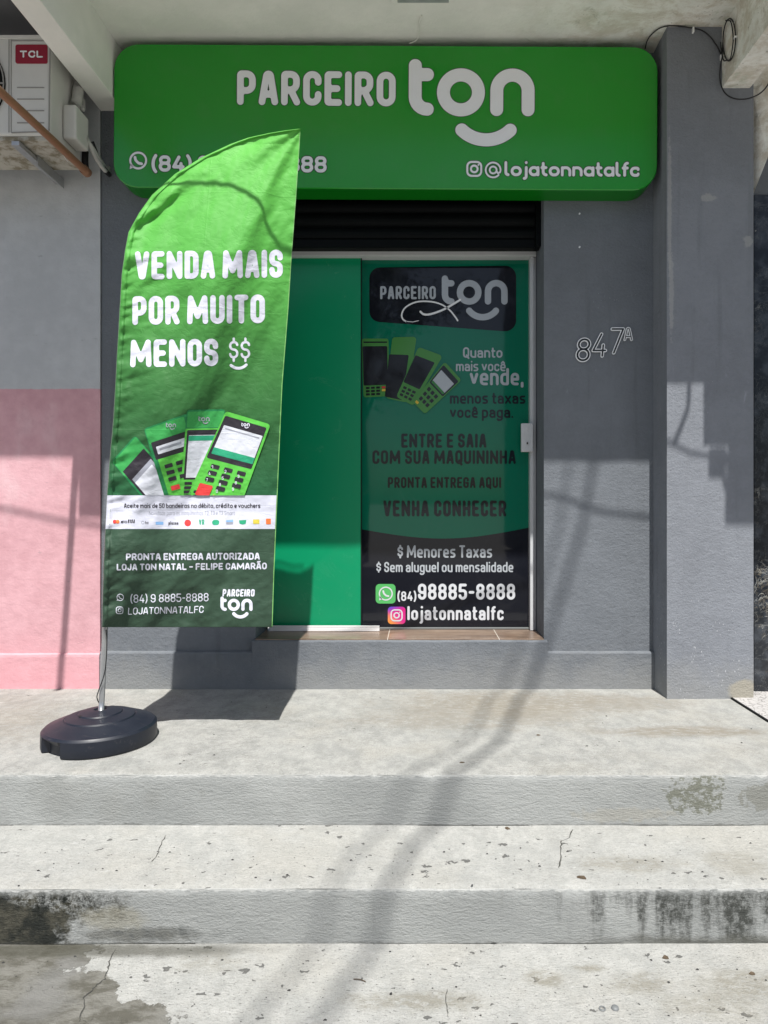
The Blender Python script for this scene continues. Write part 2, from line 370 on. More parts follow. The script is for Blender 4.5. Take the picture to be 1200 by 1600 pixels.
# --- metal, plastic, glass
M['alu'] = flat('white_aluminium', (.60, .61, .62), .35, .5, var=.05)
M['alud'] = flat('grey_aluminium_track', (.17, .18, .18), .5, .5)
M['shutter'] = flat('black_shutter_steel', (.0025, .0035, .004), .6, .12, var=.3, sc=9)
M['black'] = flat('black_rubber', (.012, .012, .014), .55, .4)
M['gap'] = flat('dark_gasket', (.01, .012, .012), .8, .2)
def gdoor(nm, col, r=.05):
    g = G(nm, r, .34); n = g.noise(3, 4)
    c = g.mix(n, tuple(x*.96 for x in col), tuple(x*1.04 for x in col))
    sm_ = g.sm(g.noise(4, 6, .7, dist=1.2, off=6), .50, .72); c = g.mix(g.mul(sm_, .012), c, (.5, .5, .48))
    return g.out(c, rough=g.add(r, g.mul(sm_, .10)), nrm=g.bump(g.noise(1.6, 3), .08, .01))
GREEN = (.004, .265, .115)
M['vgreen'] = gdoor('green_vinyl_panel', GREEN, .22)
M['dgreen'] = gdoor('green_vinyl_behind_glass', (.003, .150, .085), .03)
M['dblack'] = gdoor('black_vinyl_behind_glass', (.010, .011, .016), .03)
M['dnavy'] = gdoor('dark_navy_vinyl', (.008, .014, .018), .03)
M['dwhite'] = gdoor('white_vinyl_behind_glass', (.62, .64, .67), .03)
M['dwhite2'] = gdoor('bright_white_and_reflection', (.82, .82, .82), .05)  # small white parts, plus the reflection strokes painted on the door
M['dgrey'] = gdoor('grey_vinyl_behind_glass', (.42, .45, .48), .03)
M['mg'] = gdoor('print_green', (.065, .24, .05), .1); M['mg2'] = gdoor('print_deep_green', (.045, .20, .05), .1)
M['mk'] = gdoor('print_screen_black', (.014, .014, .018), .05); M['mw'] = gdoor('print_screen_white', (.42, .45, .48), .06)
M['wagreen'] = gdoor('chat_icon_green', (.10, .44, .13), .06)
M['red'] = gdoor('print_red', (.55, .03, .03), .2); M['yel'] = gdoor('print_yellow', (.62, .45, .05), .2)
M['blue'] = gdoor('print_blue', (.20, .42, .75), .4); M['dkblue'] = gdoor('print_dark_blue', (.03, .05, .22), .4)
M['orange'] = gdoor('print_orange', (.80, .20, .03), .4); M['teal'] = gdoor('print_teal', (.02, .28, .20), .4)
def insta():
    g = G('gradient_app_icon', .06, .5); x0 = XX(606, 3.955); z0 = ZZ(975, 3.955)
    u = g.mul(g.sub(g.X, x0), 1/.10); v = g.mul(g.sub(g.Z, z0), 1/.10)
    c = g.mix(g.sm(g.add(u, v), .1, 1.1), (.85, .30, .05), (.62, .02, .22)); c = g.mix(g.sm(g.sub(v, g.mul(u, .4)), .45, 1.0), c, (.10, .07, .55))
    return g.out(c)
M['insta'] = insta()
def signgreen():
    g = G('glossy_green_sign_face', .2, .6); n = g.noise(2, 4)
    c = g.mix(n, (.003, .26, .008), (.004, .295, .011))
    d = g.add(g.mul(g.sm(g.noise(9, 5, off=3), .5, .7), .05), g.mul(g.sm(g.noise(1, 5, .7, st=(30, 1, 1.2), off=5), .58, .75), .10))
    return g.out(g.mix(d, c, (.10, .25, .10)), rough=g.add(.17, g.mul(g.noise(6, 4), .10)))
M['sign'] = signgreen()
M['signside'] = flat('green_sign_side', (.004, .17, .009), .35, .5)
M['signwhite'] = flat('white_acrylic_letters', (.84, .85, .88), .3, .45, var=.02)
M['signline'] = flat('dark_letter_outline', (.015, .05, .02), .5, .3)  # dark outline round the white sign letters
M['chrome'] = flat('bright_edge_reflection', (.95, .95, .95), .35, .6, metal=.15, var=.02)  # near-white colour stands in for the glint on the digits' bevelled edges
M['chromed'] = flat('dark_face_reflection', (.05, .055, .06), .15, .5, metal=.3)  # dark colour stands in for what the mirror-like digit faces reflect
M['acw'] = flat('aged_white_enamel', (.62, .61, .57), .5, .4, var=.10, sc=9)
def acside():
    g = G('weathered_enamel', .6, .3); n = g.noise(16, 7, .7)
    c = g.mix(g.sm(n, .42, .62), (.46, .44, .38), (.22, .19, .13)); return g.out(c)
M['acd'] = acside()
M['acred'] = flat('dark_red_badge', (.28, .012, .03), .4, .4)
M['acline'] = flat('pressed_line_grey', (.30, .29, .27), .6, .3)
M['brown'] = flat('brown_pvc', (.30, .15, .085), .45, .4, var=.2, sc=12)
M['tin'] = flat('galvanised_steel', (.42, .43, .44), .4, .5, metal=.5, var=.15)
M['foil'] = flat('wrinkled_tape', (.46, .45, .42), .6, .4, var=.4, sc=20, bump=1)
M['pole'] = flat('satin_alu_pole', (.42, .43, .44), .32, .5, metal=.7)
def baseplastic():
    g = G('dark_blue_black_plastic', .42, .45); n = g.noise(14, 6, .7); s = g.sm(g.noise(1, 4, st=(14, 60, 30), dist=1.5, off=3), .60, .7)
    c = g.mix(n, (.008, .011, .019), (.015, .019, .030)); c = g.mix(g.mul(s, .2), c, (.13, .12, .12))
    return g.out(c, rough=g.add(.32, g.mul(n, .25)))
M['base'] = baseplastic()
def cloth(nm, fn, rough=.62):
    g = G(nm, rough, .35)
    try: g.b.inputs['Sheen Weight'].default_value = .08
    except Exception: pass
    c = fn(g)
    weave = g.noise(420, 2, .5)
    cr = g.noise(38, 5, .62, st=(1, 1, 1.7), off=3); cr2 = g.mth('ABSOLUTE', g.sub(g.noise(12, 4, .6, st=(1, 1, 1.6), dist=.8, off=7), .5))
    h = g.add(g.mul(cr, .35), g.add(g.mul(weave, .08), g.mul(g.sm(cr2, .05, .0), -.30)))
    x1 = g.sm(g.mth('ABSOLUTE', g.sub(g.X, XX(326, 2.85))), .005, .0); h = g.add(h, g.mul(x1, .35))
    for zz in (300, 485, 675, 862): h = g.add(h, g.mul(g.sm(g.mth('ABSOLUTE', g.sub(g.Z, ZZ(zz, 2.85))), .005, .0), .30))
    return g.out(c, nrm=g.bump(h, .34, .004))
FY = 2.85
def fgrad(g):
    n = g.t.nodes.new('ShaderNodeValToRGB'); r = n.color_ramp
    z0, z1 = ZZ(980, FY), ZZ(200, FY)
    g.put(n.inputs[0], g.mul(g.sub(g.Z, z0), 1/(z1-z0)))
    stops = [(0, (.024, .055, .032)), (.195, (.030, .070, .040)), (.26, (.012, .10, .035)), (.38, (.017, .098, .024)), (.54, (.038, .180, .034)), (.72, (.080, .36, .050)), (1, (.110, .45, .060))]
    r.elements[0].position = stops[0][0]; r.elements[0].color = (*stops[0][1], 1)
    r.elements[1].position = 1; r.elements[1].color = (*stops[-1][1], 1)
    for p, c in stops[1:-1]:
        e = r.elements.new(p); e.color = (*c, 1)
    return n.outputs[0]
M['flag'] = cloth('printed_green_polyester', fgrad)
def cf(nm, col): return cloth(nm, lambda g: g.mix(0., col, col))
M['fwhite'] = cf('white_print_on_cloth', (.66, .67, .76)); M['fband'] = cf('white_band_on_cloth', (.60, .61, .70))
M['fgreen'] = cf('terminal_green_on_cloth', (.10, .50, .06)); M['fgreen2'] = cf('terminal_mid_green_on_cloth', (.035, .32, .07)); M['fgreen3'] = cf('terminal_deep_green_on_cloth', (.012, .20, .06))
M['fblack'] = cf('black_print_on_cloth', (.022, .018, .026)); M['fgrey'] = cf('grey_print_on_cloth', (.30, .31, .36)); M['fscreen'] = cf('screen_white_on_cloth', (.62, .64, .70))
M['fred'] = cf('red_print_on_cloth', (.62, .04, .04)); M['fyel'] = cf('yellow_print_on_cloth', (.6, .5, .06)); M['fteal'] = cf('teal_print_on_cloth', (.02, .33, .17))
M['fblue'] = cf('blue_print_on_cloth', (.22, .42, .72)); M['fora'] = cf('orange_print_on_cloth', (.75, .17, .04)); M['fhem'] = cf('light_green_hem', (.17, .42, .12))

# ------------------------------------------------------------------ outline shapes (signed distance, in photo pixels)
def rounded(pts, R, closed=False):
    """polyline with rounded interior corners; a point's third value overrides the radius"""
    P2 = [(p[0], p[1]) for p in pts]; rr = [p[2] if len(p) > 2 else R for p in pts]
    n = len(P2); out = []
    rng = range(n)
    for i in rng:
        if not closed and (i == 0 or i == n-1): out.append(P2[i]); continue
        a = np.array(P2[(i-1) % n], float); b = np.array(P2[i], float); c = np.array(P2[(i+1) % n], float)
        la = np.linalg.norm(a-b); lc = np.linalg.norm(c-b)
        if la < 1e-9 or lc < 1e-9: continue
        fa = 1.0 if (not closed and i-1 == 0) else .5; fc = 1.0 if (not closed and i+1 == n-1) else .5
        u = (a-b)/la; v = (c-b)/lc; cosang = float(np.clip(np.dot(u, v), -1, 1)); ang = math.acos(cosang)
        if rr[i] <= 0 or ang > 3.1: out.append(tuple(b)); continue
        d = min(rr[i]/math.tan(ang/2), la*fa, lc*fc); p0 = b+u*d; p2 = b+v*d
        r = d*math.tan(ang/2); bis = (u+v); bis /= np.linalg.norm(bis); cc = b+bis*(r/math.sin(ang/2))
        a0 = math.atan2(*(p0-cc)[::-1]); a1 = math.atan2(*(p2-cc)[::-1]); da = (a1-a0+math.pi) % (2*math.pi)-math.pi
        k = max(3, int(abs(da)/.26))
        for j in range(k+1):
            t = a0+da*j/k; out.append((cc[0]+r*math.cos(t), cc[1]+r*math.sin(t)))
    if closed: out.append(out[0])
    return out
def sd_lines(GX, GY, lines, hw):
    d = np.full(GX.shape, 1e9)
    for ln in lines:
        for (ax, ay), (bx, by) in zip(ln[:-1], ln[1:]):
            vx, vy = bx-ax, by-ay; L = vx*vx+vy*vy
            if L < 1e-12: continue
            t = np.clip(((GX-ax)*vx+(GY-ay)*vy)/L, 0, 1)
            d = np.minimum(d, np.hypot(GX-ax-t*vx, GY-ay-t*vy))
    return d-hw
def sd_poly(GX, GY, poly):
    d = np.full(GX.shape, 1e9); ins = np.zeros(GX.shape, bool); n = len(poly)
    for i in range(n):
        ax, ay = poly[i]; bx, by = poly[(i+1) % n]; vx, vy = bx-ax, by-ay; L = vx*vx+vy*vy
        if L < 1e-12: continue
        t = np.clip(((GX-ax)*vx+(GY-ay)*vy)/L, 0, 1); d = np.minimum(d, np.hypot(GX-ax-t*vx, GY-ay-t*vy))
        c = (ay > GY) != (by > GY)
        with np.errstate(divide='ignore', invalid='ignore'): xi = ax+(GY-ay)*vx/(vy if vy else 1e-12)
        ins ^= c & (GX < xi)
    return np.where(ins, -d, d)
class Sheet:                    # collects filled shapes given by distance functions, then maps pixels to the world
    def __init__(s): s.v = []; s.f = []
    def add(s, fn, x0, x1, y0, y1, step):
        nx = max(2, int(math.ceil((x1-x0)/step))+1); ny = max(2, int(math.ceil((y1-y0)/step))+1)
        xs = np.linspace(x0, x1, nx); ys = np.linspace(y0, y1, ny); GX, GY = np.meshgrid(xs, ys)
        D = fn(GX, GY); D = np.where(np.abs(D) < 1e-6, 1e-6, D); I = D < 0
        cnt = I[:-1, :-1].astype(int)+I[1:, :-1]+I[:-1, 1:]+I[1:, 1:]
        vid = {}; V = s.v
        def cv(j, i):
            k = (j, i)
            if k not in vid: vid[k] = len(V); V.append((xs[i], ys[j]))
            return vid[k]
        def ev(j, i, j2, i2):
            k = (j, i, j2, i2) if (j, i) < (j2, i2) else (j2, i2, j, i)
            if k not in vid:
                a = D[k[0], k[1]]; b = D[k[2], k[3]]; t = a/(a-b); vid[k] = len(V)
                V.append((xs[k[1]]+(xs[k[3]]-xs[k[1]])*t, ys[k[0]]+(ys[k[2]]-ys[k[0]])*t))
            return vid[k]
        for j, i in zip(*np.nonzero(cnt)):
            cs = [(j, i), (j, i+1), (j+1, i+1), (j+1, i)]; poly = []
            for q in range(4):
                a = cs[q]; b = cs[(q+1) % 4]
                if I[a]: poly.append(cv(*a))
                if I[a] != I[b]: poly.append(ev(*a, *b))
            if len(poly) > 2: s.f.append(tuple(int(p) for p in poly))
        return s
    def lines(s, lines, wt, step=None, grow=0):
        hw = wt/2+grow; step = step or max(.35, min(wt/3.2, 3)); X = [p[0] for l in lines for p in l]; Y = [p[1] for l in lines for p in l]; m = hw+step
        return s.add(lambda a, b: sd_lines(a, b, lines, hw), min(X)-m, max(X)+m, min(Y)-m, max(Y)+m, step)
    def poly(s, poly, r=0, step=2., clip=None, grow=0):
        if r: poly = rounded(poly, r, True)[:-1]
        X = [p[0] for p in poly]; Y = [p[1] for p in poly]; g = grow+step*.6
        def fn(a, b):
            d = sd_poly(a, b, poly)-grow
            return np.maximum(d, clip(a, b)) if clip else d
        return s.add(fn, min(X)-g, max(X)+g, min(Y)-g, max(Y)+g, step)
    def build(s, name, mapper, mat, parent, depth=0, smooth=True):
        vs = [mapper(x, y) for x, y in s.v]; fs = [tuple(reversed(f)) for f in s.f]
        # face the camera (-Y)
        a, b, c = (Vector(vs[i]) for i in s.f[0][:3])
        if (b-a).cross(c-a).y < 0: fs = list(s.f)
        if depth:
            ed = {}
            for f in fs:
                for q in range(len(f)):
                    e = (f[q], f[(q+1) % len(f)]); k = tuple(sorted(e)); ed.setdefault(k, []).append(e)
            n0 = len(vs); mp = {}
            for k, l in ed.items():
                if len(l) == 1:
                    a, b = l[0]
                    for q in (a, b):
                        if q not in mp: mp[q] = len(vs); v = vs[q]; vs.append((v[0], v[1]+depth, v[2]))
                    fs.append((b, a, mp[a], mp[b]))
            smooth = False
        return mesh(name, vs, fs, mat, parent, smooth=smooth)

# ------------------------------------------------------------------ stroke lettering
# x 0..1, y 0 (baseline) .. 1 (cap height); 'h' = x height; third value 0 = sharp corner
def glyph(ch, h, style):
    r = 9
    UP = {
     'A': (1.04, [[(0, 0), (.36, 1, .3), (.64, 1, .3), (1, 0)], [(.17, .27), (.83, .27)]]),
     'B': (1, [[(0, 0, 0), (0, 1, 0), (.9, 1), (.9, .52), (.4, .52)], [(.4, .52), (1, .52), (1, 0), (0, 0)]]),
     'C': (.95, [[(1, .72), (1, 1), (0, 1), (0, 0), (1, 0), (1, .28)]]),
     'D': (1, [[(.3, 0), (0, 0, 0), (0, 1, 0), (1, 1), (1, 0), (.3, 0)]]),
     'E': (.88, [[(1, 1), (0, 1, .12), (0, 0, .12), (1, 0)], [(0, .5), (.85, .5)]]),
     'F': (.86, [[(1, 1), (0, 1, .12), (0, 0)], [(0, .5), (.85, .5)]]),
     'G': (1, [[(1, .74), (1, 1), (0, 1), (0, 0), (1, 0), (1, .46, 0), (.62, .46)]]),
     'H': (1.02, [[(0, 0), (0, 1)], [(1, 0), (1, 1)], [(0, .5), (1, .5)]]),
     'I': (0, [[(.5, 0), (.5, 1)]]),
     'J': (.8, [[(1, 1), (1, 0), (0, 0), (0, .25)]]),
     'L': (.84, [[(0, 1), (0, 0, .12), (1, 0)]]),
     'M': (1.75, [[(0, 0), (.05, 1, 0), (.5, .22, 0), (.95, 1, 0), (1, 0)]]),
     'N': (1.2, [[(0, 0), (0, 1, 0), (1, 0, 0), (1, 1)]]),
     'O': (1, [[(0, .5), (0, 1), (1, 1), (1, 0), (0, 0), (0, .5)]]),
     'P': (.97, [[(0, 0), (0, 1, .12), (1, 1), (1, .4), (0, .4)]]),
     'Q': (1, [[(0, .5), (0, 1), (1, 1), (1, 0), (0, 0), (0, .5)], [(.6, .2), (1.02, -.14)]]),
     'R': (1, [[(0, 0), (0, 1, .12), (.97, 1), (.97, .44), (0, .44)], [(.5, .44), (1, 0)]]),
     'S': (.95, [[(1, .76), (1, 1), (0, 1), (0, .52), (1, .48), (1, 0), (0, 0), (0, .24)]]),
     'T': (.95, [[(0, 1), (1, 1)], [(.5, 1), (.5, 0)]]),
     'U': (1, [[(0, 1), (0, 0), (1, 0), (1, 1)]]),
     'V': (1.04, [[(0, 1), (.42, 0, .3), (.58, 0, .3), (1, 1)]]),
     'Z': (.9, [[(0, 1), (1, 1, .1), (0, 0, .1), (1, 0)]]),
     '0': (.95, [[(0, .5), (0, 1), (1, 1), (1, 0), (0, 0), (0, .5)]]),
     '1': (.4, [[(0, .78), (1, 1, 0), (1, 0)]]),
     '2': (.92, [[(0, .74), (0, 1), (1, 1), (1, .52), (0, 0, 0), (1, 0)]]),
     '3': (.92, [[(0, .78), (0, 1), (1, 1), (1, .52), (.4, .52)], [(.4, .52), (1, .52), (1, 0), (0, 0), (0, .22)]]),
     '4': (1, [[(.55, 1), (0, .25, 0), (1, .25)], [(.78, .5), (.78, 0)]]),
     '5': (.95, [[(.95, 1), (.05, 1, 0), (.0, .56, 0), (1, .6), (1, 0), (0, 0), (0, .2)]]),
     '6': (.95, [[(1, .76), (1, 1), (0, 1), (0, 0), (1, 0), (1, .56), (0, .56)]]),
     '7': (.85, [[(0, 1), (1, 1, 0), (.35, 0)]]),
     '8': (.97, [[(.03, .76), (.03, 1), (.97, 1), (.97, .53), (.03, .53), (.03, .76)], [(0, .27), (0, .53), (1, .53), (1, 0), (0, 0), (0, .27)]]),
     '9': (.95, [[(0, .24), (0, 0), (1, 0), (1, 1), (0, 1), (0, .44), (1, .44)]]),
     '(': (.28, [[(1, 1.1), (0, .85, 3), (0, .1, 3), (1, -.12)]]),
     ')': (.28, [[(0, 1.1), (1, .85, 3), (1, .1, 3), (0, -.12)]]),
     '-': (.5, [[(0, .45), (1, .45)]]), '–': (.7, [[(0, .45), (1, .45)]]),
     ',': (0, [[(.5, .05), (.3, -.16)]]), '.': (0, [[(.5, 0), (.5, .01)]]),
     '$': (.9, [[(1, .72), (1, .86), (0, .86), (0, .53), (1, .47), (1, .12), (0, .12), (0, .28)], [(.5, 1.04), (.5, .86)], [(.5, .12), (.5, -.06)]]),
     '@': (1.5, [[(.95, .05), (.6, -.12), (0, -.12), (0, 1.0), (1, 1.0), (1, .2), (.76, .2), (.74, .45)], [(.26, .45), (.26, .74), (.74, .74), (.74, .18), (.26, .18), (.26, .45)]]),
     ' ': (.36, []), '´': (0, []),
    }
    if ch in UP: return UP[ch]
    if ch == 'Ã':
        a = UP['A']; return (a[0], a[1]+[[(.15, 1.25), (.38, 1.36), (.62, 1.24), (.85, 1.35)]])
    q = h*.56
    LO = {
     'a': (.92, [[(.04, h*.82), (.04, h), (1, h), (1, 0)], [(1, q), (0, q), (0, 0), (.7, 0), (1, .1*h)]]) if style == 'din' else (1, [[(1, h/2), (1, h), (0, h), (0, 0), (1, 0), (1, h/2)], [(1, h), (1, 0)]]),
     'b': (.95, [[(0, 1), (0, 0, .1), (1, 0), (1, h), (0, h)]]),
     'c': (.86, [[(1, h*.8), (1, h), (0, h), (0, 0), (1, 0), (1, h*.2)]]),
     'd': (.95, [[(1, 1), (1, 0, .1), (0, 0), (0, h), (1, h)]]),
     'e': (.92, [[(.93, 0), (0, 0), (0, h), (1, h), (1, h*.48, 0), (0, h*.48)]]),
     'f': (.55, [[(1, 1), (.35, 1), (.35, 0)], [(0, h), (.95, h)]]),
     'g': (.95, [[(1, h/2), (1, h), (0, h), (0, 0), (1, 0)], [(1, h), (1, -.32), (0, -.32), (0, -.22)]]),
     'h': (.95, [[(0, 0), (0, 1)], [(0, h*.7), (0, h), (1, h), (1, 0)]]),
     'i': (0, [[(.5, 0), (.5, h)], [(.5, 1), (.5, 1.01)]]),
     'j': (.25, [[(1, h), (1, -.3), (0, -.3)], [(1, 1), (1, 1.01)]]),
     'l': (0, [[(.5, 0), (.5, 1)]]) if style == 'din' else (.3, [[(0, 1), (0, 0), (1, 0)]]),
     'm': (1.5, [[(0, 0), (0, h)], [(0, h*.7), (0, h), (.5, h), (.5, 0)], [(.5, h*.7), (.5, h), (1, h), (1, 0)]]),
     'n': (.95, [[(0, 0), (0, h)], [(0, h*.7), (0, h), (1, h), (1, 0)]]),
     'o': (.95 if style == 'din' else 1.05, [[(0, h/2), (0, h), (1, h), (1, 0), (0, 0), (0, h/2)]]),
     'p': (.95, [[(0, -.32), (0, h, .1), (1, h), (1, 0), (0, 0)]]),
     'q': (.95, [[(1, -.32), (1, h, .1), (0, h), (0, 0), (1, 0)]]),
     'r': (.55, [[(0, 0), (0, h)], [(0, h*.6), (0, h), (1, h)]]),
     's': (.85, [[(.95, h), (0, h), (0, h*.53), (1, h*.47), (1, 0), (.05, 0)]]),
     't': (.55, [[(.3, .95), (.3, 0), (1, 0)], [(0, h), (.95, h)]]),
     'u': (.95, [[(0, h), (0, 0), (1, 0)], [(1, h), (1, 0)]]),
     'v': (.92, [[(0, h), (.5, 0, .1), (1, h)]]),
     'w': (1.4, [[(0, h), (.25, 0, .1), (.5, h, .1), (.75, 0, .1), (1, h)]]),
     'x': (.92, [[(0, h), (1, 0)], [(0, 0), (1, h)]]),
    }
    if ch == 'ê': a = LO['e']; return (a[0], a[1]+[[(.15, h+.16), (.5, h+.34, 0), (.85, h+.16)]])
    if ch == 'é': a = LO['e']; return (a[0], a[1]+[[(.35, h+.15), (.75, h+.36)]])
    return LO[ch]
def text_lines(txt, x0, x1, yt, yb, wt, xh=.72, style='din', gap=.32, dy=0, slant=0, sp=None):
    """stroke centre lines (pixels) for a line of text fitted between x0..x1, cap top yt, baseline yb; dy = rise at the right end"""
    H = yb-yt; h = (xh*H-wt)/(H-wt); gl = [glyph(c, h, style) for c in txt]
    gp = gap*wt*1.9; tot = sum(g[0] for g in gl); fixed = 0
    for c in txt: fixed += 0 if c == ' ' else wt
    fixed += gp*(len(txt)-1); u = (x1-x0-fixed)/tot
    x = x0; out = []
    for c, (W, st) in zip(txt, gl):
        wd = W*u; ww = 0 if c == ' ' else wt; g = []
        R = (wd/2 if wd > 0 else 1)
        if style == 'round': R = 99
        R = max(R, wt*.75)
        for s in st:
            pts = []
            for p in s:
                X = x+ww/2+p[0]*wd; Y = yb-wt/2-p[1]*(H-wt)
                if slant: X += (yb-Y)*slant
                Y -= dy*(X-x0)/(x1-x0)
                q = [X, Y]
                if len(p) > 2: q.append(p[2]*wd if p[2] < 2 else p[2]*10)
                pts.append(tuple(q))
            g.append(rounded(pts, R))
        if g: out.append(g)
        x += ww+wd+gp
    return out
def text(sh, *a, grow=0, **k):
    wt = a[5]
    for g in text_lines(*a, **k): sh.lines(g, wt, step=max(.28, min(wt/3.6, 2.0)), grow=grow)
    return sh
def arc(cx, cy, r, a0, a1, n=24, ry=None):
    ry = ry or r
    return [(cx+r*math.cos(math.radians(a0+(a1-a0)*i/n)), cy-ry*math.sin(math.radians(a0+(a1-a0)*i/n))) for i in range(n+1)]
def ton_lines(x0, y0, s):       # the three-letter wordmark with its smile; s = scale, drawn 197 x 134 at s=1
    t1 = rounded([(10, 10), (10, 78), (29, 78)], 20); t2 = [(10, 24), (29, 24)]
    o = arc(82, 51, 27.4, 0, 360, 40); n1 = [(138, 78)]+[(138, 48)]+arc(162.5, 48, 24.5, 180, 0, 20)+[(187, 78)]
    sm = arc(122, 74.5, 50.5, 218, 322, 24)
    f = lambda l: [(x0+x*s, y0+y*s) for x, y in l]
    return [[f(t1), f(t2)], [f(o)], [f(n1)], [f(sm)]]
def ton(sh, x0, y0, s, wt=20, grow=0):
    for g in ton_lines(x0, y0, s): sh.lines(g, wt*s, step=max(.3, wt*s/5), grow=grow)
    return sh
def chat(sh, cx, cy, r, wt, grow=0):   # speech bubble with a handset
    ring = arc(cx, cy, r-wt/2, 250, -68, 30)
    tail = [ring[0], (cx-r*.86, cy+r*.9), (cx-r*.86, cy+r*.88), arc(cx, cy, r-wt/2, 212, 212, 1)[0]]
    hs = [(cx-r*.36, cy-r*.36), (cx-r*.30, cy-r*.05), (cx+r*.04, cy+r*.30), (cx+r*.38, cy+r*.36)]
    sh.lines([arc(cx, cy, r-wt/2, 0, 360, 36)], wt, step=max(.3, wt/3), grow=grow)
    sh2 = [tail[1], tail[3]]
    sh.poly([arc(cx, cy, r*.9, 236, 236, 1)[0], arc(cx, cy, r*.9, 200, 200, 1)[0], (cx-r*.95, cy+r*.98)], 0, step=max(.4, wt/3), grow=grow)
    sh.lines([rounded(hs, r*.35)], wt*1.35, step=max(.3, wt/3), grow=grow)
    return sh
def camicon(sh, cx, cy, r, wt, grow=0):
    q = r-wt/2
    sh.lines([rounded([(cx-q, cy-q), (cx+q, cy-q), (cx+q, cy+q), (cx-q, cy+q)], r*.55, True)], wt, step=max(.3, wt/3), grow=grow)
    sh.lines([arc(cx, cy, r*.42, 0, 360, 24)], wt, step=max(.3, wt/3), grow=grow)
    sh.lines([[(cx+r*.52, cy-r*.52), (cx+r*.52, cy-r*.50)]], wt*.9, step=.4, grow=grow)
    return sh

# ================================================================== SETTING: steps, landing, street
def edge_noise(x, k): return noise.noise(Vector((x*9, k*7.3, 0)))*.6+noise.noise(Vector((x*34, k*3.1, 4)))*.4
def make_steps():
    Zt = [0, -.188, -.359, -.53]; Ye = [2.51, 2.102, 1.62]        # tread heights, riser faces
    prof = []                                                      # (Y, Z, kind)
    near = [0, .0035, .008, .014, .022, .035, .055, .09]
    def seg(a, b, vert):
        L = abs(b-a); t = sorted(set([round(v, 5) for v in near if v < L/2]+[round(L-v, 5) for v in near if v < L/2]+[round(L*i/6, 5) for i in range(2, 5)]))
        return [a+(b-a)*v/L for v in t]
    y = 3.95
    rows = []
    for i in range(3):
        for yy in seg(y, Ye[i], 0): rows.append((yy, Zt[i], 't', i, yy-Ye[i]))
        for zz in seg(Zt[i], Zt[i+1], 1)[1:]: rows.append((Ye[i], zz, 'r', i, Zt[i]-zz))
        y = Ye[i]
    n = 520; xs = [-2.9+5.8*k/n for k in range(n+1)]
    vs = []; fs = []; mi = []
    for x in xs:
        for (yy, zz, kd, i, d) in rows:
            e = edge_noise(x, i); chip = max(0, e-.12)*.022; wv = math.exp(-(d/.016)**2)
            wob = noise.noise(Vector((x*1.3, i*5.1, 2)))*.006
            Y = yy; Z = zz
            if kd == 't':
                Z -= (chip+.003)*wv; Z += noise.noise(Vector((x*3, yy*5, i)))*.0014
                if d < .3: Y += (chip*.9+.0035)*wv+wob*min(1, max(0, 1-d/.3))
            else:
                Y += (chip+.0035)*wv+wob+noise.noise(Vector((x*5, zz*9, i+8)))*.0022
                Z -= (chip*.8+.002)*wv*(1 if d < .0001 else .4)
            vs.append((x, Y, Z))
    m = len(rows)
    for a in range(n):
        for b in range(m-1):
            fs.append((a*m+b, (a+1)*m+b, (a+1)*m+b+1, a*m+b+1)); mi.append(0 if rows[b+1][2] == 't' else 1)
    return mesh('steps', vs, fs, [M['tread'], M['riser']], None, smooth=True, mi=mi)
steps = make_steps(); tag(steps, 'worn pale concrete landing and steps with grey risers', kind='structure')
# street, far pavement
g0 = mesh('pavement', [(-60, -1.4, -.534), (60, -1.4, -.534), (60, 6, -.534), (-60, 6, -.534)], [(0, 1, 2, 3)], M['paving']); tag(g0, kind='structure')
bm = bmesh.new(); bbox(bm, -60, 60, -1.55, -1.4, -.75, -.53, .01); k0 = bm_obj('kerb', bm, M['paving']); tag(k0, kind='structure')
g1 = mesh('ground', [(-600, -600, -.72), (600, -600, -.72), (600, 600, -.72), (-600, 600, -.72)], [(0, 1, 2, 3)], M['paving']); tag(g1, kind='structure')
g2 = mesh('road', [(-60, -8.6, -.70), (60, -8.6, -.70), (60, -1.55, -.70), (-60, -1.55, -.70)], [(0, 1, 2, 3)], M['asphalt']); tag(g2, kind='structure')
bm = bmesh.new(); bbox(bm, -60, 60, -11.5, -8.6, -.72, -.56, .01); k1 = bm_obj('sidewalk', bm, M['paving']); tag(k1, kind='structure')
# side strip of mosaic paving at the right
tile = box('mosaic_path', 1.594, 2.9, 2.20, 3.60, -.02, .006, M['crazy'], None, .002); tag(tile, kind='structure')
box('mosaic_joint', 1.583, 1.592, 2.2, 3.47, -.02, .009, M['gap'], tile)

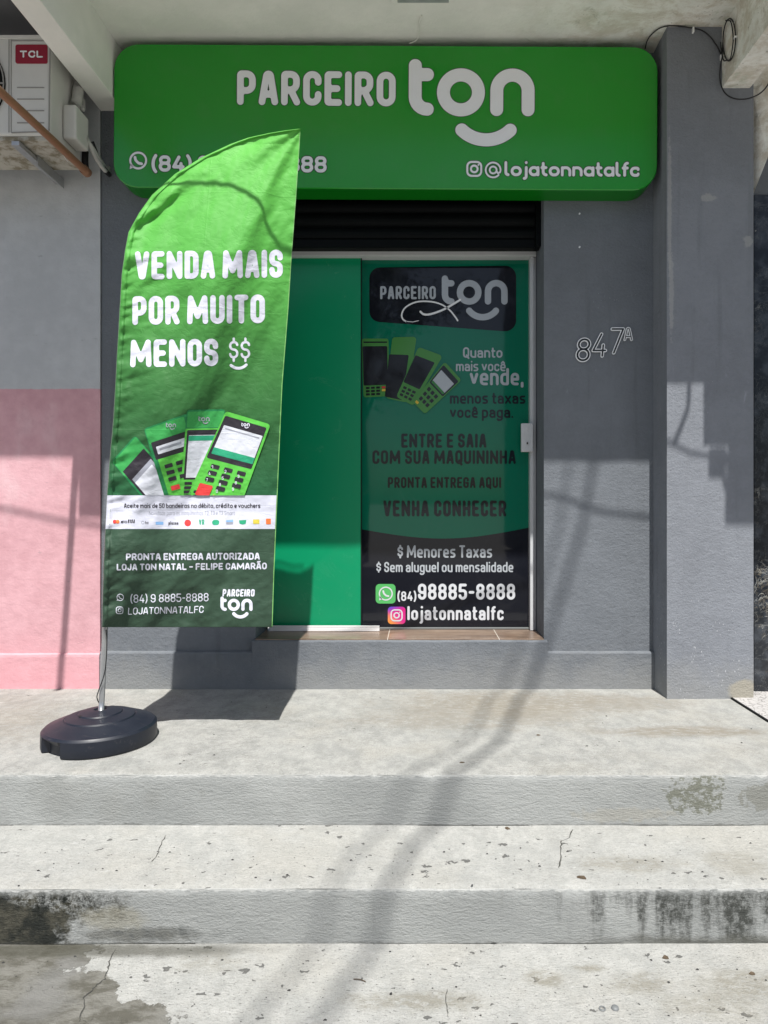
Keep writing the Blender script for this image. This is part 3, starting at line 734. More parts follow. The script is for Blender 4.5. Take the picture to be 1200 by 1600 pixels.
# ================================================================== THE SHOP
shop = thing('shop_building', 'dark grey rendered shop front with recessed doorway, right pillar and concrete canopy', 'shop', (0, 3.68, 0))
def rough_wall(name, x0, x1, z0, z1, y, m, parent, step=.03, amp=.0015, back=.3):
    """a rendered wall face with slight unevenness, plus solid depth"""
    nx = max(1, int((x1-x0)/step)); nz = max(1, int((z1-z0)/step)); vs = []; fs = []
    for i in range(nx+1):
        for j in range(nz+1):
            x = x0+(x1-x0)*i/nx; z = z0+(z1-z0)*j/nz
            vs.append((x, y-abs(noise.noise(Vector((x*3.1, z*3.3, y*9))))*amp*2, z))
    for i in range(nx):
        for j in range(nz):
            a = i*(nz+1)+j; fs.append((a, a+nz+1, a+nz+2, a+1))
    b = len(vs); vs += [(x0, y+back, z0), (x1, y+back, z0), (x1, y+back, z1), (x0, y+back, z1)]
    c = [0, nx*(nz+1), nx*(nz+1)+nz, nz]
    # sides as polygons following the rim
    bot = [i*(nz+1) for i in range(nx+1)]; top = [i*(nz+1)+nz for i in range(nx+1)]
    lef = list(range(nz+1)); rig = [nx*(nz+1)+j for j in range(nz+1)]
    fs.append(tuple(bot[::-1]+[b, b+1])); fs.append(tuple(top+[b+2, b+3]))
    fs.append(tuple(lef+[b+3, b])); fs.append(tuple(rig[::-1]+[b+1, b+2]))
    fs.append((b+1, b, b+3, b+2))
    return mesh(name, vs, fs, m, parent)
OX0, OX1 = -.882, .672
# wall pieces butt end to end round the opening
rough_wall('wall', -1.712, OX0, -.02, 3.44, 3.68, M['grey'], shop)
rough_wall('wall', OX1, 1.30, -.02, 3.44, 3.68, M['grey'], shop)
rough_wall('lintel', OX0, OX1, 3.05, 3.44, 3.682, M['grey'], shop)
# plinth: left and right of the door 0.2 m, the door step 0.262 m
def plinth(x0, x1, zt, y, name='plinth'):
    n = int((x1-x0)/.02); rows = [(0, -.02), (0, .03), (0, zt*.5), (0, zt-.03), (0, zt-.010), (.003, zt-.004), (.010, zt-.001), (.045, zt)]
    vs = []; fs = []
    for i in range(n+1):
        x = x0+(x1-x0)*i/n
        for dy, z in rows:
            e = edge_noise(x*1.3, zt*40)*.0022
            vs.append((x, y+dy+e+noise.noise(Vector((x*6, z*8, 1)))*.0015, z+(e*1.2 if z > zt-.02 else 0)))
    m = len(rows)
    for i in range(n):
        for j in range(m-1): a = i*m+j; fs.append((a, a+m, a+m+1, a+1))
    fs.append(tuple(range(m))[::-1]); fs.append(tuple(n*m+j for j in range(m)))
    return mesh(name, vs, fs, M['grey'], shop, smooth=False)
plinth(-1.712, OX0-.015, .200, 3.655); plinth(OX1+.015, 1.262, .200, 3.655)
plinth(OX0-.0145, OX1+.0145, .262, 3.653, 'door_step')
box('sill_bed', OX0+.001, OX1-.001, 3.692, 4.05, -.02, .252, M['grey'], shop)
box('threshold', OX0+.002, OX1-.002, 3.664, 4.04, .2605, .2665, M['wood'], shop, .0012)
# pillar
def pillar():
    o = rough_wall('pillar', 1.261, 1.702, -.02, 3.43, 3.476, M['grey_pillar'], shop, .02, .0015, .40); return o
pillar()
# canopy slab and beams
def slab(name, x0, x1, y0, y1, z0, z1, m, parent, amp=.004, step=.05):
    g = bmesh.new(); bbox(g, x0, x1, y0, y1, z0, z1)
    for ax, a, b in ((0, x0, x1), (1, y0, y1), (2, z0, z1)):
        k = int((b-a)/step)
        for i in range(1, k):
            co = [0, 0, 0]; no = [0, 0, 0]; co[ax] = a+(b-a)*i/k; no[ax] = 1
            bmesh.ops.bisect_plane(g, geom=g.verts[:]+g.edges[:]+g.faces[:], plane_co=co, plane_no=no)
    for v in g.verts:
        p = v.co; n = Vector((noise.noise(p*6), noise.noise(p*6+Vector((9, 0, 0))), noise.noise(p*6+Vector((0, 9, 0)))))
        n += .5*Vector((noise.noise(p*22), noise.noise(p*22+Vector((9, 0, 0))), noise.noise(p*22+Vector((0, 9, 0)))))
        v.co += n*amp
    return bm_obj(name, g, m, parent)
slab('canopy_slab', -1.592, 1.70, 2.52, 3.677, 3.42, 3.60, M['ceil'], shop, .003, .07)
box('canopy_beam', -1.717, -1.593, 2.515, 3.70, 3.11, 3.60, M['beam'], shop, .004)
slab('canopy_beam', 1.541, 1.681, 2.515, 3.474, 3.11, 3.60, M['ceil'], shop, .004, .035)
box('parapet', -1.717, 1.70, 2.49, 2.66, 3.601, 4.3, M['beam'], shop, .005)
rough_wall('upper_wall', -1.717, 1.70, 3.6, 6.6, 3.70, M['grey'], shop, .3)
# small plate and wire under the canopy
box('ceiling_plate', XX(612, 3.37), XX(705, 3.37), 2.90, 3.297, 3.408, 3.4195, M['beam'], shop, .002)
box('plate_face', XX(622, 3.365), XX(700, 3.365), 2.92, 3.285, 3.4035, 3.4078, M['tin'], shop, .001)
tube('ceiling_wire', [(XX(659, 3.385), 3.385, 3.415), (XX(655, 3.44), 3.44, 3.412), (XX(653, 3.55), 3.55, 3.414), (XX(640, 3.57), 3.58, 3.405)], .0035, M['beam'], shop)

# roller shutter: curved slats
def shutter():
    vs = []; fs = []; x0, x1 = OX0+.01, OX1-.03; z = 2.445; y = 3.80; rows = []
    rows += [(y-.012, z-.03), (y-.012, z+.012), (y, z+.014)]
    zz = z+.016
    while zz < 3.04:
        for t in (0, .12, .3, .5, .7, .88, 1): rows.append((y-math.sin(t*math.pi)*.013+(.006 if t in (0, 1) else 0), zz+t*.072))
        zz += .076
    for yy, q in rows: vs += [(x0, yy, q), (x1, yy, q)]
    for i in range(len(rows)-1): fs.append((2*i, 2*i+1, 2*i+3, 2*i+2))
    o = mesh('roller_shutter', vs, fs, M['shutter'], shop); sol = o.modifiers.new('s', 'SOLIDIFY'); sol.thickness = .002; sol.offset = 1
    return o
sh_ = shutter()
box('shutter_guide', OX1-.028, OX1-.002, 3.76, 3.83, 2.41, 3.04, M['shutter'], shop, .002)
box('shutter_housing', OX0+.002, OX1-.002, 3.84, 4.05, 2.43, 3.045, M['gap'], shop)

# ------------------------------------------------------------------ door
DY = 3.955                      # front of the glass door
GYp = 3.925                     # front of the green leaf
ZB, ZT = ZZ(983, DY), ZZ(400, DY)
xd0, xd1 = XX(562, DY), XX(829, DY)
fr = box('door_frame', OX0+.004, OX1-.004, 3.89, 3.99, ZZ(400, 3.89), ZZ(388, 3.89), M['alu'], shop, .003)
bm = bmesh.new()
bbox(bm, XX(828.5, 3.90), XX(834, 3.90), 3.90, 3.99, .268, ZZ(400, 3.89)-.001, .002)
bbox(bm, XX(834.5, 3.90), OX1-.003, 3.915, 3.985, .268, ZZ(400, 3.89)-.001, .002)
bm_obj('jamb', bm, M['alu'], fr)
bm = bmesh.new(); bbox(bm, OX0+.004, OX0+.05, 3.94, 3.99, .281, ZZ(400, 3.89)-.001, .002); bm_obj('jamb', bm, M['alu'], fr)
bm = bmesh.new()
bbox(bm, OX0+.03, XX(593, 3.88), 3.878, 3.90, .2675, .288, .002)
bbox(bm, OX0+.03, XX(593, 3.88), 3.878, 3.885, .2885, .300, .001)
bm_obj('floor_guide', bm, M['dwhite2'], fr)
box('floor_track', OX0+.05, XX(829, 3.94), 3.937, 3.99, .2672, .279, M['alud'], fr, .002)
box('bottom_seal', xd0, xd1-.002, 3.945, 3.978, .280, ZB-.002, M['gap'], fr, .001)
leaf = box('green_door_leaf', OX0+.012, XX(563.5, GYp), GYp, GYp+.010, ZZ(980, GYp), ZZ(402, GYp), M['vgreen'], shop, .0015)
box('leaf_edge', XX(564, GYp), XX(565.3, GYp), GYp-.001, GYp+.012, ZZ(980, GYp), ZZ(402, GYp), M['gap'], leaf)
door = box('glass_door', xd0, xd1, DY, DY+.010, ZB, ZT, M['dgreen'], shop, .001)
def D(off):                     # pixel -> door plane
    return lambda x, y: P(x, y, DY-off)
# black foot of the door with a curved top edge
top = [(564, 826)]+[(565+263*t, 827+16*math.sin(math.pi*min(1, t*1.0))*1.0-3*t) for t in [i/24 for i in range(25)]]
foot = Sheet().poly([(564.6, 826.5)]+top[1:]+[(828.4, 824), (828.4, 982.5), (564.6, 982.5)], 0, 2.5); foot.build('black_panel', D(.0009), M['dblack'], door)
Sheet().poly([(577, 418), (806.5, 415), (806.5, 519), (577, 502)], 17, 2).build('logo_panel', D(.0009), M['dblack'], door)
def dtext(name, lines, mat, off=.0022, grow=0):
    for a, k in lines:
        a = list(a); a[5] *= .86; text(Sheet(), *a, grow=grow, **k).build(name, D(off), mat, door)
dtext('logo_lettering', [(('PARCEIRO', 594, 681, 447, 467.5, 4.1), {})], M['dgrey'])
ton(Sheet(), 690, 430, .525, 19).build('logo', D(.0022), M['dgrey'], door)
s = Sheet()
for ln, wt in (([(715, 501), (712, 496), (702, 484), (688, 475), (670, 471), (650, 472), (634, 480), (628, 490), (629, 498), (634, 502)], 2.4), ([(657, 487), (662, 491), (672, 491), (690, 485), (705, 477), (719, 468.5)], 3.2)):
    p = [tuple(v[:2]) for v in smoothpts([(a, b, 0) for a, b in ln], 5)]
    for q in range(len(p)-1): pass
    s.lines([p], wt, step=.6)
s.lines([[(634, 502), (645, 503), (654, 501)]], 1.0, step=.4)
s.build('reflection_swirl', D(.0032), M['dwhite2'], door)  # bright reflection in the glass, drawn as white strokes
dtext('slogan', [(('Quanto', 723.5, 785, 542.5, 559, 3.0), {}), (('mais você', 712.5, 790, 564, 580, 2.7), {}), (('vende,', 734, 818, 575, 602, 5.0), {})], M['dgrey'])
dtext('slogan', [(('menos taxas', 703, 821, 613, 631, 3.4), {}), (('você paga.', 703, 802, 635, 653, 3.4), {})], M['dnavy'])
dtext('notice', [(('ENTRE E SAIA', 627, 760, 677.5, 699.5, 4.6), {}), (('COM SUA MAQUININHA', 582, 806, 703.5, 725, 4.4), {}), (('PRONTA ENTREGA AQUI', 606, 783, 745.5, 762.5, 3.5), {}), (('VENHA CONHECER', 599, 791, 782, 807, 5.2), {})], M['dnavy'])
dtext('offer', [(('$ Menores Taxas', 621, 769, 852, 871.5, 3.4), {}), (('$ Sem aluguel ou mensalidade', 588, 802, 878, 894, 2.7), {})], M['dgrey'])
dtext('phone_number', [(('(84)', 621, 650.5, 924, 939, 2.9), {}), (('98885-8888', 653, 805, 912, 937, 5.0), {})], M['dwhite'])
dtext('handle_name', [(('lojatonnatalfc', 636.5, 787, 947, 969, 4.3), {})], M['dwhite'])
Sheet().poly([(587, 912.5), (618, 912.5), (618, 943), (587, 943)], 6, 1.2).build('chat_icon', D(.0018), M['wagreen'], door)
chat(Sheet(), 602.8, 927.5, 11, 2.0).build('chat_icon_mark', D(.0028), M['dwhite'], door)
Sheet().poly([(606, 948), (633.5, 948), (633.5, 975), (606, 975)], 5.5, 1.2).build('camera_icon', D(.0018), M['insta'], door)
camicon(Sheet(), 619.7, 961.5, 9.5, 2.0).build('camera_icon_mark', D(.0028), M['dwhite'], door)
# printed card terminals on the door
def quad(p, u0, u1, v0, v1):    # sub-rectangle of a 4-corner shape (tl, tr, br, bl)
    tl, tr, br, bl = [np.array(q, float) for q in p]
    f = lambda u, v: tuple((1-v)*((1-u)*tl+u*tr)+v*((1-u)*bl+u*br))
    return [f(u0, v0), f(u1, v0), f(u1, v1), f(u0, v1)]
def terminal_layers(p, body, screen, parts, mapper, parent, mats, off0, r=3.5, name='terminal_print', clip=None):
    b = Sheet().poly(p, r, 1.0, clip).build(name, mapper(off0), mats[body], parent)
    for mat, (u0, u1, v0, v1), rr in parts:
        off0 += .00022
        sh = Sheet().poly(quad(p, u0, u1, v0, v1), rr, .9, clip)
        if sh.f: sh.build('terminal_detail', mapper(off0), mats[mat], parent)
    return off0
def keys(u0, v0, du, dv, nu, nv, w_, h_, mat): return [(mat, (u0+i*du, u0+i*du+w_, v0+j*dv, v0+j*dv+h_), .6) for j in range(nv) for i in range(nu)]
dm = {'g': M['mg'], 'g2': M['mg2'], 'k': M['mk'], 'w': M['mw'], 'r': M['red'], 'y': M['yel']}
terminal_layers([(565, 529), (607, 529), (608, 619), (568, 621)], 'g', None, [('k', (.06, .95, .05, .075), .5), ('k', (.02, .95, .13, .80), 2)]+keys(.10, .825, .2, .055, 3, 3, .15, .035, 'k')+[('r', (.72, .86, .825, .86), .5), ('y', (.72, .86, .87, .91), .5)], D, door, dm, .0012, 4)
terminal_layers([(613, 527), (651, 526), (636, 629), (603, 622)], 'g', None, [('k', (-.06, .78, .28, .98), 2)], D, door, dm, .0030, 5)
terminal_layers([(654, 542), (692, 556), (646, 634), (619, 620)], 'g', None, [('k', (.02, .86, .16, .70), 2)]+keys(.12, .76, .24, .07, 3, 3, .17, .045, 'k'), D, door, dm, .0048, 5)
terminal_layers([(695, 565), (721, 594), (664, 647), (645, 628)], 'g', None, [('k', (.04, .96, .06, .50), 2), ('w', (.10, .90, .16, .44), .8), ('g2', (.10, .90, .42, .47), .5)]+keys(.15, .56, .25, .12, 3, 3, .17, .075, 'k')+[('y', (.1, .3, .92, .97), .6)], D, door, dm, .0085, 4)
# lock
lk = box('lock', XX(813.5, 3.90), XX(832, 3.90), 3.872, 3.899, ZZ(706, 3.88), ZZ(661.5, 3.88), M['alu'], shop, .004, 3)
for (cx, cy, r, nm) in ((824, 692, .009, 'key_cylinder'), (824.5, 670, .006, 'lock_screw')):
    x, _, z = P(cx, cy, 3.872); v, f = tube_geo([(x, 3.8725, z), (x, 3.868, z)], r, 20); mesh(nm, v, f, M['alu'], lk)
x, _, z = P(824, 692.5, 3.868); box('keyhole', x-.0042, x+.0042, 3.8665, 3.8678, z-.006, z+.006, M['black'], lk, .0005)

# ------------------------------------------------------------------ sign
SY = 3.544
sg = thing('shop_sign', 'large glossy green box sign with white lettering above the doorway', 'sign', (XX(602, SY), SY, ZZ(184, SY)))
rot = math.radians(.32); scx, scy = 602, 184
def SM(off):
    def f(x, y):
        dx, dy = x-scx, y-scy; return P(scx+dx-dy*math.sin(rot), scy+dx*math.sin(rot)*1.0+dy, SY-off)
    return f
sx0, sx1, sy0, sy1 = 177.5, 1027.5, 70.5, 295
ol = rounded([(sx0, sy0), (sx1, sy0), (sx1, sy1), (sx0, sy1)], 38, True)[:-1]
fx = SM(0)
def ring(inset, dy):
    pts = rounded([(sx0+inset, sy0+inset), (sx1-inset, sy0+inset), (sx1-inset, sy1-inset), (sx0+inset, sy1-inset)], 38-inset, True)[:-1]
    return [(lambda q: (q[0], SY+dy, q[2]))(fx(*p)) for p in pts]
R0 = ring(1.2, 0); R1 = ring(0, .004); R2 = ring(0, .129); n = len(R0)
vs = R0+R1; fs = [tuple(range(n))]
for i in range(n):
    j = (i+1) % n; fs.append((i, n+i, n+j, j))
face = mesh('sign_face', vs, fs, M['sign'], sg)
vs = R1+R2; fs = []
for i in range(n):
    j = (i+1) % n; fs.append((i, n+i, n+j, j))
fs.append(tuple(range(n, 2*n)))
mesh('sign_body', vs, fs, M['signside'], sg)
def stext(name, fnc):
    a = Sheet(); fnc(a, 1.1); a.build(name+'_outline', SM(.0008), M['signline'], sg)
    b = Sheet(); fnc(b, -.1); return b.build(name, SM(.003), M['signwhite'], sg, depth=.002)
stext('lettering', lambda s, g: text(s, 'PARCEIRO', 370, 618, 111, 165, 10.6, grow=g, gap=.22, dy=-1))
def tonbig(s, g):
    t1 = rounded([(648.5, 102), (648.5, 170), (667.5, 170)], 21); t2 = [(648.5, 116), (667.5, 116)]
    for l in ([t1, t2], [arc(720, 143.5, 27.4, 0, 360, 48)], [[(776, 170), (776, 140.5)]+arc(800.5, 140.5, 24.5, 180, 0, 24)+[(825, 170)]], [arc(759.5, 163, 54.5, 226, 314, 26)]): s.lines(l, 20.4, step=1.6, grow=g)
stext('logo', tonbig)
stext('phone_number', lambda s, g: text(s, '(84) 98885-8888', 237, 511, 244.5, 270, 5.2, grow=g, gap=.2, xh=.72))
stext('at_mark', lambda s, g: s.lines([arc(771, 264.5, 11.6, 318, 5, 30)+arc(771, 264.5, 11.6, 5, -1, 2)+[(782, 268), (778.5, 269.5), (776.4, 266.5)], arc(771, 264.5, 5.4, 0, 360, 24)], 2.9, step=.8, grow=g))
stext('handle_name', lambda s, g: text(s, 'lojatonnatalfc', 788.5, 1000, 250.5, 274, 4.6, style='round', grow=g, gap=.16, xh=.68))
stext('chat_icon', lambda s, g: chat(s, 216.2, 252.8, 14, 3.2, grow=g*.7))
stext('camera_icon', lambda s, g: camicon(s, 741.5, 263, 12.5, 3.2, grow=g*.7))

# ------------------------------------------------------------------ house number
hn = thing('house_number', 'tilted polished metal number 847A on the grey wall between door and pillar', 'house number', P(943, 540, 3.66))
for ch, x0, x1, yt, yb, wt, sl_ in (('8', 899, 921, 528, 565, 4.4, .10), ('4', 924, 947, 520, 558, 4.0, .10), ('7', 951, 972, 512, 553, 4.0, .10), ('A', 975, 988.5, 511.5, 532, 2.8, .0)):
    g_ = text_lines(ch, x0, x1, yt, yb, wt, slant=sl_)
    a = Sheet(); b = Sheet()
    for l in g_: a.lines(l, wt, step=.7, grow=.6); b.lines(l, wt, step=.5, grow=-.75)
    o = a.build('digit', lambda x, y: P(x, y, 3.668), M['chrome'], hn, depth=.007)
    b.build('digit_face', lambda x, y: P(x, y, 3.6672), M['chromed'], o)
# wall plugs beside the sign
for i, (px, py) in enumerate(((905.5, 334), (905.5, 386))):
    x, _, z = P(px, py, 3.676); v, f = tube_geo([(x, 3.682, z), (x, 3.672, z)], .0045, 10)
    o = mesh('wall_plug', v, f, M['signwhite']); tag(o, ['white wall plug just under the green sign, upper of the two', 'white wall plug on the grey wall, lower of the two'][i], 'wall plug', 'white wall plugs right of the doorway')

# ================================================================== NEIGHBOUR LEFT
nl = thing('neighbour_building', 'pink and grey plastered building at the left edge', 'building', (-3.2, 3.68, 0))
rough_wall('wall', -5.6, -1.7165, -.02, 3.56, 3.672, M['pink'], nl, .06, .001)
def plinth2():
    zt = .19; x0, x1 = -5.6, -1.7165; n = 190; rows = [(0, -.02), (0, .05), (0, zt-.02), (.002, zt-.008), (.006, zt-.002), (.02, zt+.004)]
    vs = []; fs = []
    for i in range(n+1):
        x = x0+(x1-x0)*i/n
        for dy, z in rows: vs.append((x, 3.661+dy+noise.noise(Vector((x*6, z*8, 3)))*.002, z+noise.noise(Vector((x*3, 0, 5)))*.004))
    m = len(rows)
    for i in range(n):
        for j in range(m-1): a = i*m+j; fs.append((a, a+m, a+m+1, a+1))
    fs.append(tuple(n*m+j for j in range(m)))
    mesh('plinth', vs, fs, M['pink'], nl)
plinth2()
box('canopy_slab', -5.6, -1.719, 2.48, 3.67, 3.50, 3.62, M['darkceil'], nl, .003)
rough_wall('upper_wall', -5.6, -1.719, 3.621, 6.6, 3.69, M['pink'], nl, .3)
# ================================================================== NEIGHBOUR RIGHT
nr = thing('neighbour_building', 'black veined stone wall with pale upper part at the right edge', 'building', (2.8, 3.6, 0))
NY = 3.59
box('stone_wall', XX(1178.5, NY), 4.9, NY, NY+.3, -.02, ZZ(304, NY), M['marble'], nr, .002)
box('upper_wall', XX(1178.5, NY), 4.9, NY+.012, NY+.3, ZZ(304, NY)+.001, 6.6, M['grey'], nr)
# pale leaning fascia board above the stone
vs = [P(1177.5, 302, 3.52), P(1200, 245, 3.45), P(1260, 90, 3.40), P(1230, -20, 3.46), P(1171, 100, 3.52), P(1177.5, 150, 3.52)]
m6 = len(vs); vs = vs+[(v[0], v[1]+.03, v[2]) for v in vs]; fs = [tuple(range(m6)), tuple(range(2*m6-1, m6-1, -1))]+[(i, m6+i, m6+(i+1) % m6, (i+1) % m6) for i in range(m6)]
mesh('pale_fascia', vs, fs, M['ceil'], nr)
box('awning', 1.684, 5.2, 2.19, 3.40, 3.32, 3.42, M['beam'], nr, .005)

# ================================================================== AIR CONDITIONER
ac = thing('air_conditioner', 'aged white outdoor air conditioner on wall brackets at the upper left', 'air conditioner', (-2.2, 3.45, 2.76))
AX0, AX1, AY0, AY1, AZ0, AZ1 = -2.60, -1.772, 3.28, 3.58, ZZ(212, 3.28), ZZ(57, 3.28)
body = box('casing', AX0, AX1, AY0, AY1, AZ0, AZ1, M['acw'], ac, .014, 3, True)
body.data.polygons.foreach_set('use_smooth', [False]*len(body.data.polygons))
box('base_pan', AX0+.004, AX1-.004, AY0+.006, AY1-.004, AZ0-.022, AZ0-.0005, M['acd'], ac, .003)
box('lid', AX0-.004, AX1+.004, AY0-.004, AY1+.002, AZ1-.012, AZ1+.006, M['acw'], ac, .003)
# front panel seams and pressed lines
bm = bmesh.new()
yq = AY0-.0005
for x in (XX(14, yq), XX(17.5, yq)): bbox(bm, x-.0014, x+.0014, yq-.002, yq+.002, ZZ(207, yq), ZZ(62, yq))
for y in (137, 155, 173, 192): bbox(bm, XX(27, yq), XX(69, yq), yq-.0025, yq+.002, ZZ(y+.7, yq), ZZ(y-.7, yq))
bm_obj('panel_lines', bm, M['acline'], ac)
sh2 = Sheet().lines([rounded([(18, 63), (75, 63), (78, 68), (76, 205), (18, 207)], 3)], 1.6, step=.6).build('panel_rim', lambda x, y: P(x, y, AY0-.0035), M['acline'], ac, depth=.004)
bdg = Sheet().poly([(24, 69.5), (74, 69.5), (74, 99), (24, 99)], 3, 1.2).build('badge', lambda x, y: P(x, y, AY0-.003), M['acred'], ac, depth=.003)
text(Sheet(), 'TCL', 31, 67, 79, 90, 2.5, gap=.4).build('badge_lettering', lambda x, y: P(x, y, AY0-.0042), M['dwhite2'], bdg)
# fan grille
vs = []; fs = []; cx, _, cz = P(-62, 132, AY0); R = .215
for k in range(9):
    r = R*(k+1)/9; tube_geo([(cx+r*math.cos(a), AY0-.012, cz+r*math.sin(a)) for a in [2*math.pi*i/48 for i in range(49)]], .0035, 6, vs, fs, cap=False)
for k in range(12):
    a = math.pi*k/6; tube_geo([(cx, AY0-.014, cz), (cx+R*math.cos(a), AY0-.011, cz+R*math.sin(a))], .004, 6, vs, fs)
mesh('fan_grille', vs, fs, M['acline'], ac, smooth=True)
vs, fs = tube_geo([(cx, AY0-.003, cz), (cx, AY0+.001, cz)], R+.003, 48); mesh('fan_opening', vs, fs, M['gap'], ac)
box('valve_cover', AX1+.002, -1.702, 3.385, 3.52, ZZ(217, 3.39), ZZ(163, 3.39), M['acw'], ac, .012, 3)
tube('insulated_pipe', [(-1.74, 3.45, ZZ(163, 3.45)-.01), (-1.735, 3.46, 3.03), (-1.742, 3.49, 3.12), (-1.76, 3.54, 3.17)], .026, M['foil'], ac)
tube('insulated_pipe', [(-1.735, 3.50, ZZ(163, 3.50)-.01), (-1.73, 3.51, 3.02), (-1.75, 3.55, 3.09)], .012, M['foil'], ac)
# loose bundle of lines going into the wall
vs = []; fs = []
for i in range(4):
    o = i*.008
    tube_geo(smoothpts([(-1.705-o*.3, 3.50, 2.86+o), (-1.69, 3.56, 2.83-o), (-1.672+o*.5, 3.61, 2.79-o*1.5), (-1.665, 3.66, 2.77+o)], 5), .009+.002*(i % 2), 8, vs, fs)
mesh('pipe_bundle', vs, fs, M['foil'], ac, smooth=True)
vs = []; fs = []
tube_geo(smoothpts([(-1.70, 3.54, 2.87), (-1.685, 3.59, 2.80), (-1.66, 3.62, 2.755), (-1.665, 3.665, 2.76)], 6), .013, 10, vs, fs); mesh('black_hose', vs, fs, M['black'], ac, smooth=True)
# brackets
for i, (bx) in enumerate((-1.935, -2.46)):
    bm = bmesh.new(); bbox(bm, bx-.019, bx+.019, 3.27, 3.668, AZ0-.052, AZ0-.030, .002); bbox(bm, bx+.020, bx+.026, 3.42, 3.669, AZ0-.075, AZ0-.025, .001)
    bm_obj('bracket', bm, M['tin'], ac)
# brown drain pipe pointing at the street
dp = thing('drain_pipe', 'brown plastic drain pipe sticking out from the left wall under the air conditioner', 'pipe', (-1.755, 3.62, 2.73))
tube('pipe', [(XX(134.5, 3.60), 3.60, ZZ(268, 3.60)), (-1.76, 3.2, 2.737), (-1.768, 2.8, 2.73), (-1.786, 2.2, 2.72)], .0185, M['brown'], dp, 14, 6)
x, _, z = P(134.5, 268, 3.61); v, f = tube_geo([(x, 3.58, z), (x, 3.625, z)], .024, 16); mesh('pipe_socket', v, f, M['brown'], dp)
tube('elbow', [(x, 3.605, z+.012), (x-.001, 3.60, z+.05), (x, 3.60, z+.10)], .017, M['black'], dp, 10, 4)
tube('pipe_strap', [(XX(92, 3.44)-.0, 3.44, 2.775), (XX(100, 3.44), 3.437, 2.742), (XX(106, 3.44), 3.44, 2.716)], .0018, M['dwhite2'], dp, 6, 3)

# ================================================================== BLACK CABLE at the pillar top
cb = thing('cable', 'thin black cable looping over the top of the grey pillar and the stained beam', 'cable', P(1128, 100, 3.45))
yb_ = 3.463
pts = [P(1008, 76, 3.60), P(1012, 62, 3.55), P(1022, 50, 3.50), P(1036, 42, yb_), P(1055, 40.5, yb_), P(1080, 43.5, yb_), P(1098, 48, yb_), P(1112, 60, yb_), P(1122, 75, yb_), P(1128, 89, yb_-.005)]
tube('strand', pts, .0032, M['black'], cb)
bx_ = 1.529
def BP(px, py): Y = bx_*F/(px-VX); return (bx_, Y, ZZ(py, Y))      # on the beam's left cheek
lp = []
for i in range(33):
    a = 2*math.pi*i/32+math.pi*.9; lp.append(BP(1139.5+9.8*math.cos(a)+.8*math.sin(a), 62-33*math.sin(a)*1.0))
tube('coil', [P(1128, 88, yb_)]+lp, .0034, M['black'], cb, k=2)
lp2 = [(q[0]-.006, q[1]+.012, q[2]+.004+.006*math.sin(i)) for i, q in enumerate(lp[2:28])]
tube('coil', lp2, .0030, M['black'], cb, k=2)
pts = [P(1128.5, 88, 3.452), P(1125.5, 105, 3.452), P(1125, 124, 3.452), P(1129, 139, 3.452), P(1137, 149, 3.452), P(1150, 154.5, 3.45), P(1166, 154.5, 3.45), P(1180, 150, 3.45), P(1190, 144, 3.45), P(1198, 135, 3.45), P(1208, 118, 3.44), P(1222, 95, 3.44)]
tube('strand', pts, .0034, M['black'], cb)
for px, py in ((1083.5, 46), (1127.5, 88.5)):
    x, y, z = P(px, py, 3.456); box('cable_clip', x-.004, x+.004, y-.004, y+.012, z-.014, z+.012, M['dwhite2'], cb, .001)
x, y, z = BP(1148.5, 59); box('cable_clip', x-.006, x+.008, y-.009, y+.009, z-.005, z+.005, M['dwhite2'], cb, .001)

# ================================================================== FEATHER FLAG
flag = thing('feather_flag', 'tall green feather flag with white lettering on a round black base', 'flag', (XX(157, 2.87), 2.87, 0))
LEFT = [(201, 468.5), (204, 444), (208, 420), (215, 388), (225, 360), (247, 313), (272, 273), (305, 237), (333, 217), (363, 200.5), (393, 195), (430, 190), (480, 187), (547, 183), (600, 180), (653, 177), (720, 171), (773, 167), (893, 161), (979, 159)]
RIGHT = [(201, 469.5), (300, 463), (400, 455.5), (480, 450.5), (600, 441), (700, 436.5), (827, 431), (900, 428), (981, 425.5)]
LY = np.array([p[0] for p in LEFT], float); LX_ = np.array([p[1] for p in LEFT], float)
RYa = np.array([p[0] for p in RIGHT], float); RXa = np.array([p[1] for p in RIGHT], float)
def xl(y): return float(np.interp(y, LY, LX_))
def xr(y): return float(np.interp(y, RYa, RXa))
def nz(x, y, z=0): return noise.noise(Vector((x, y, z)))
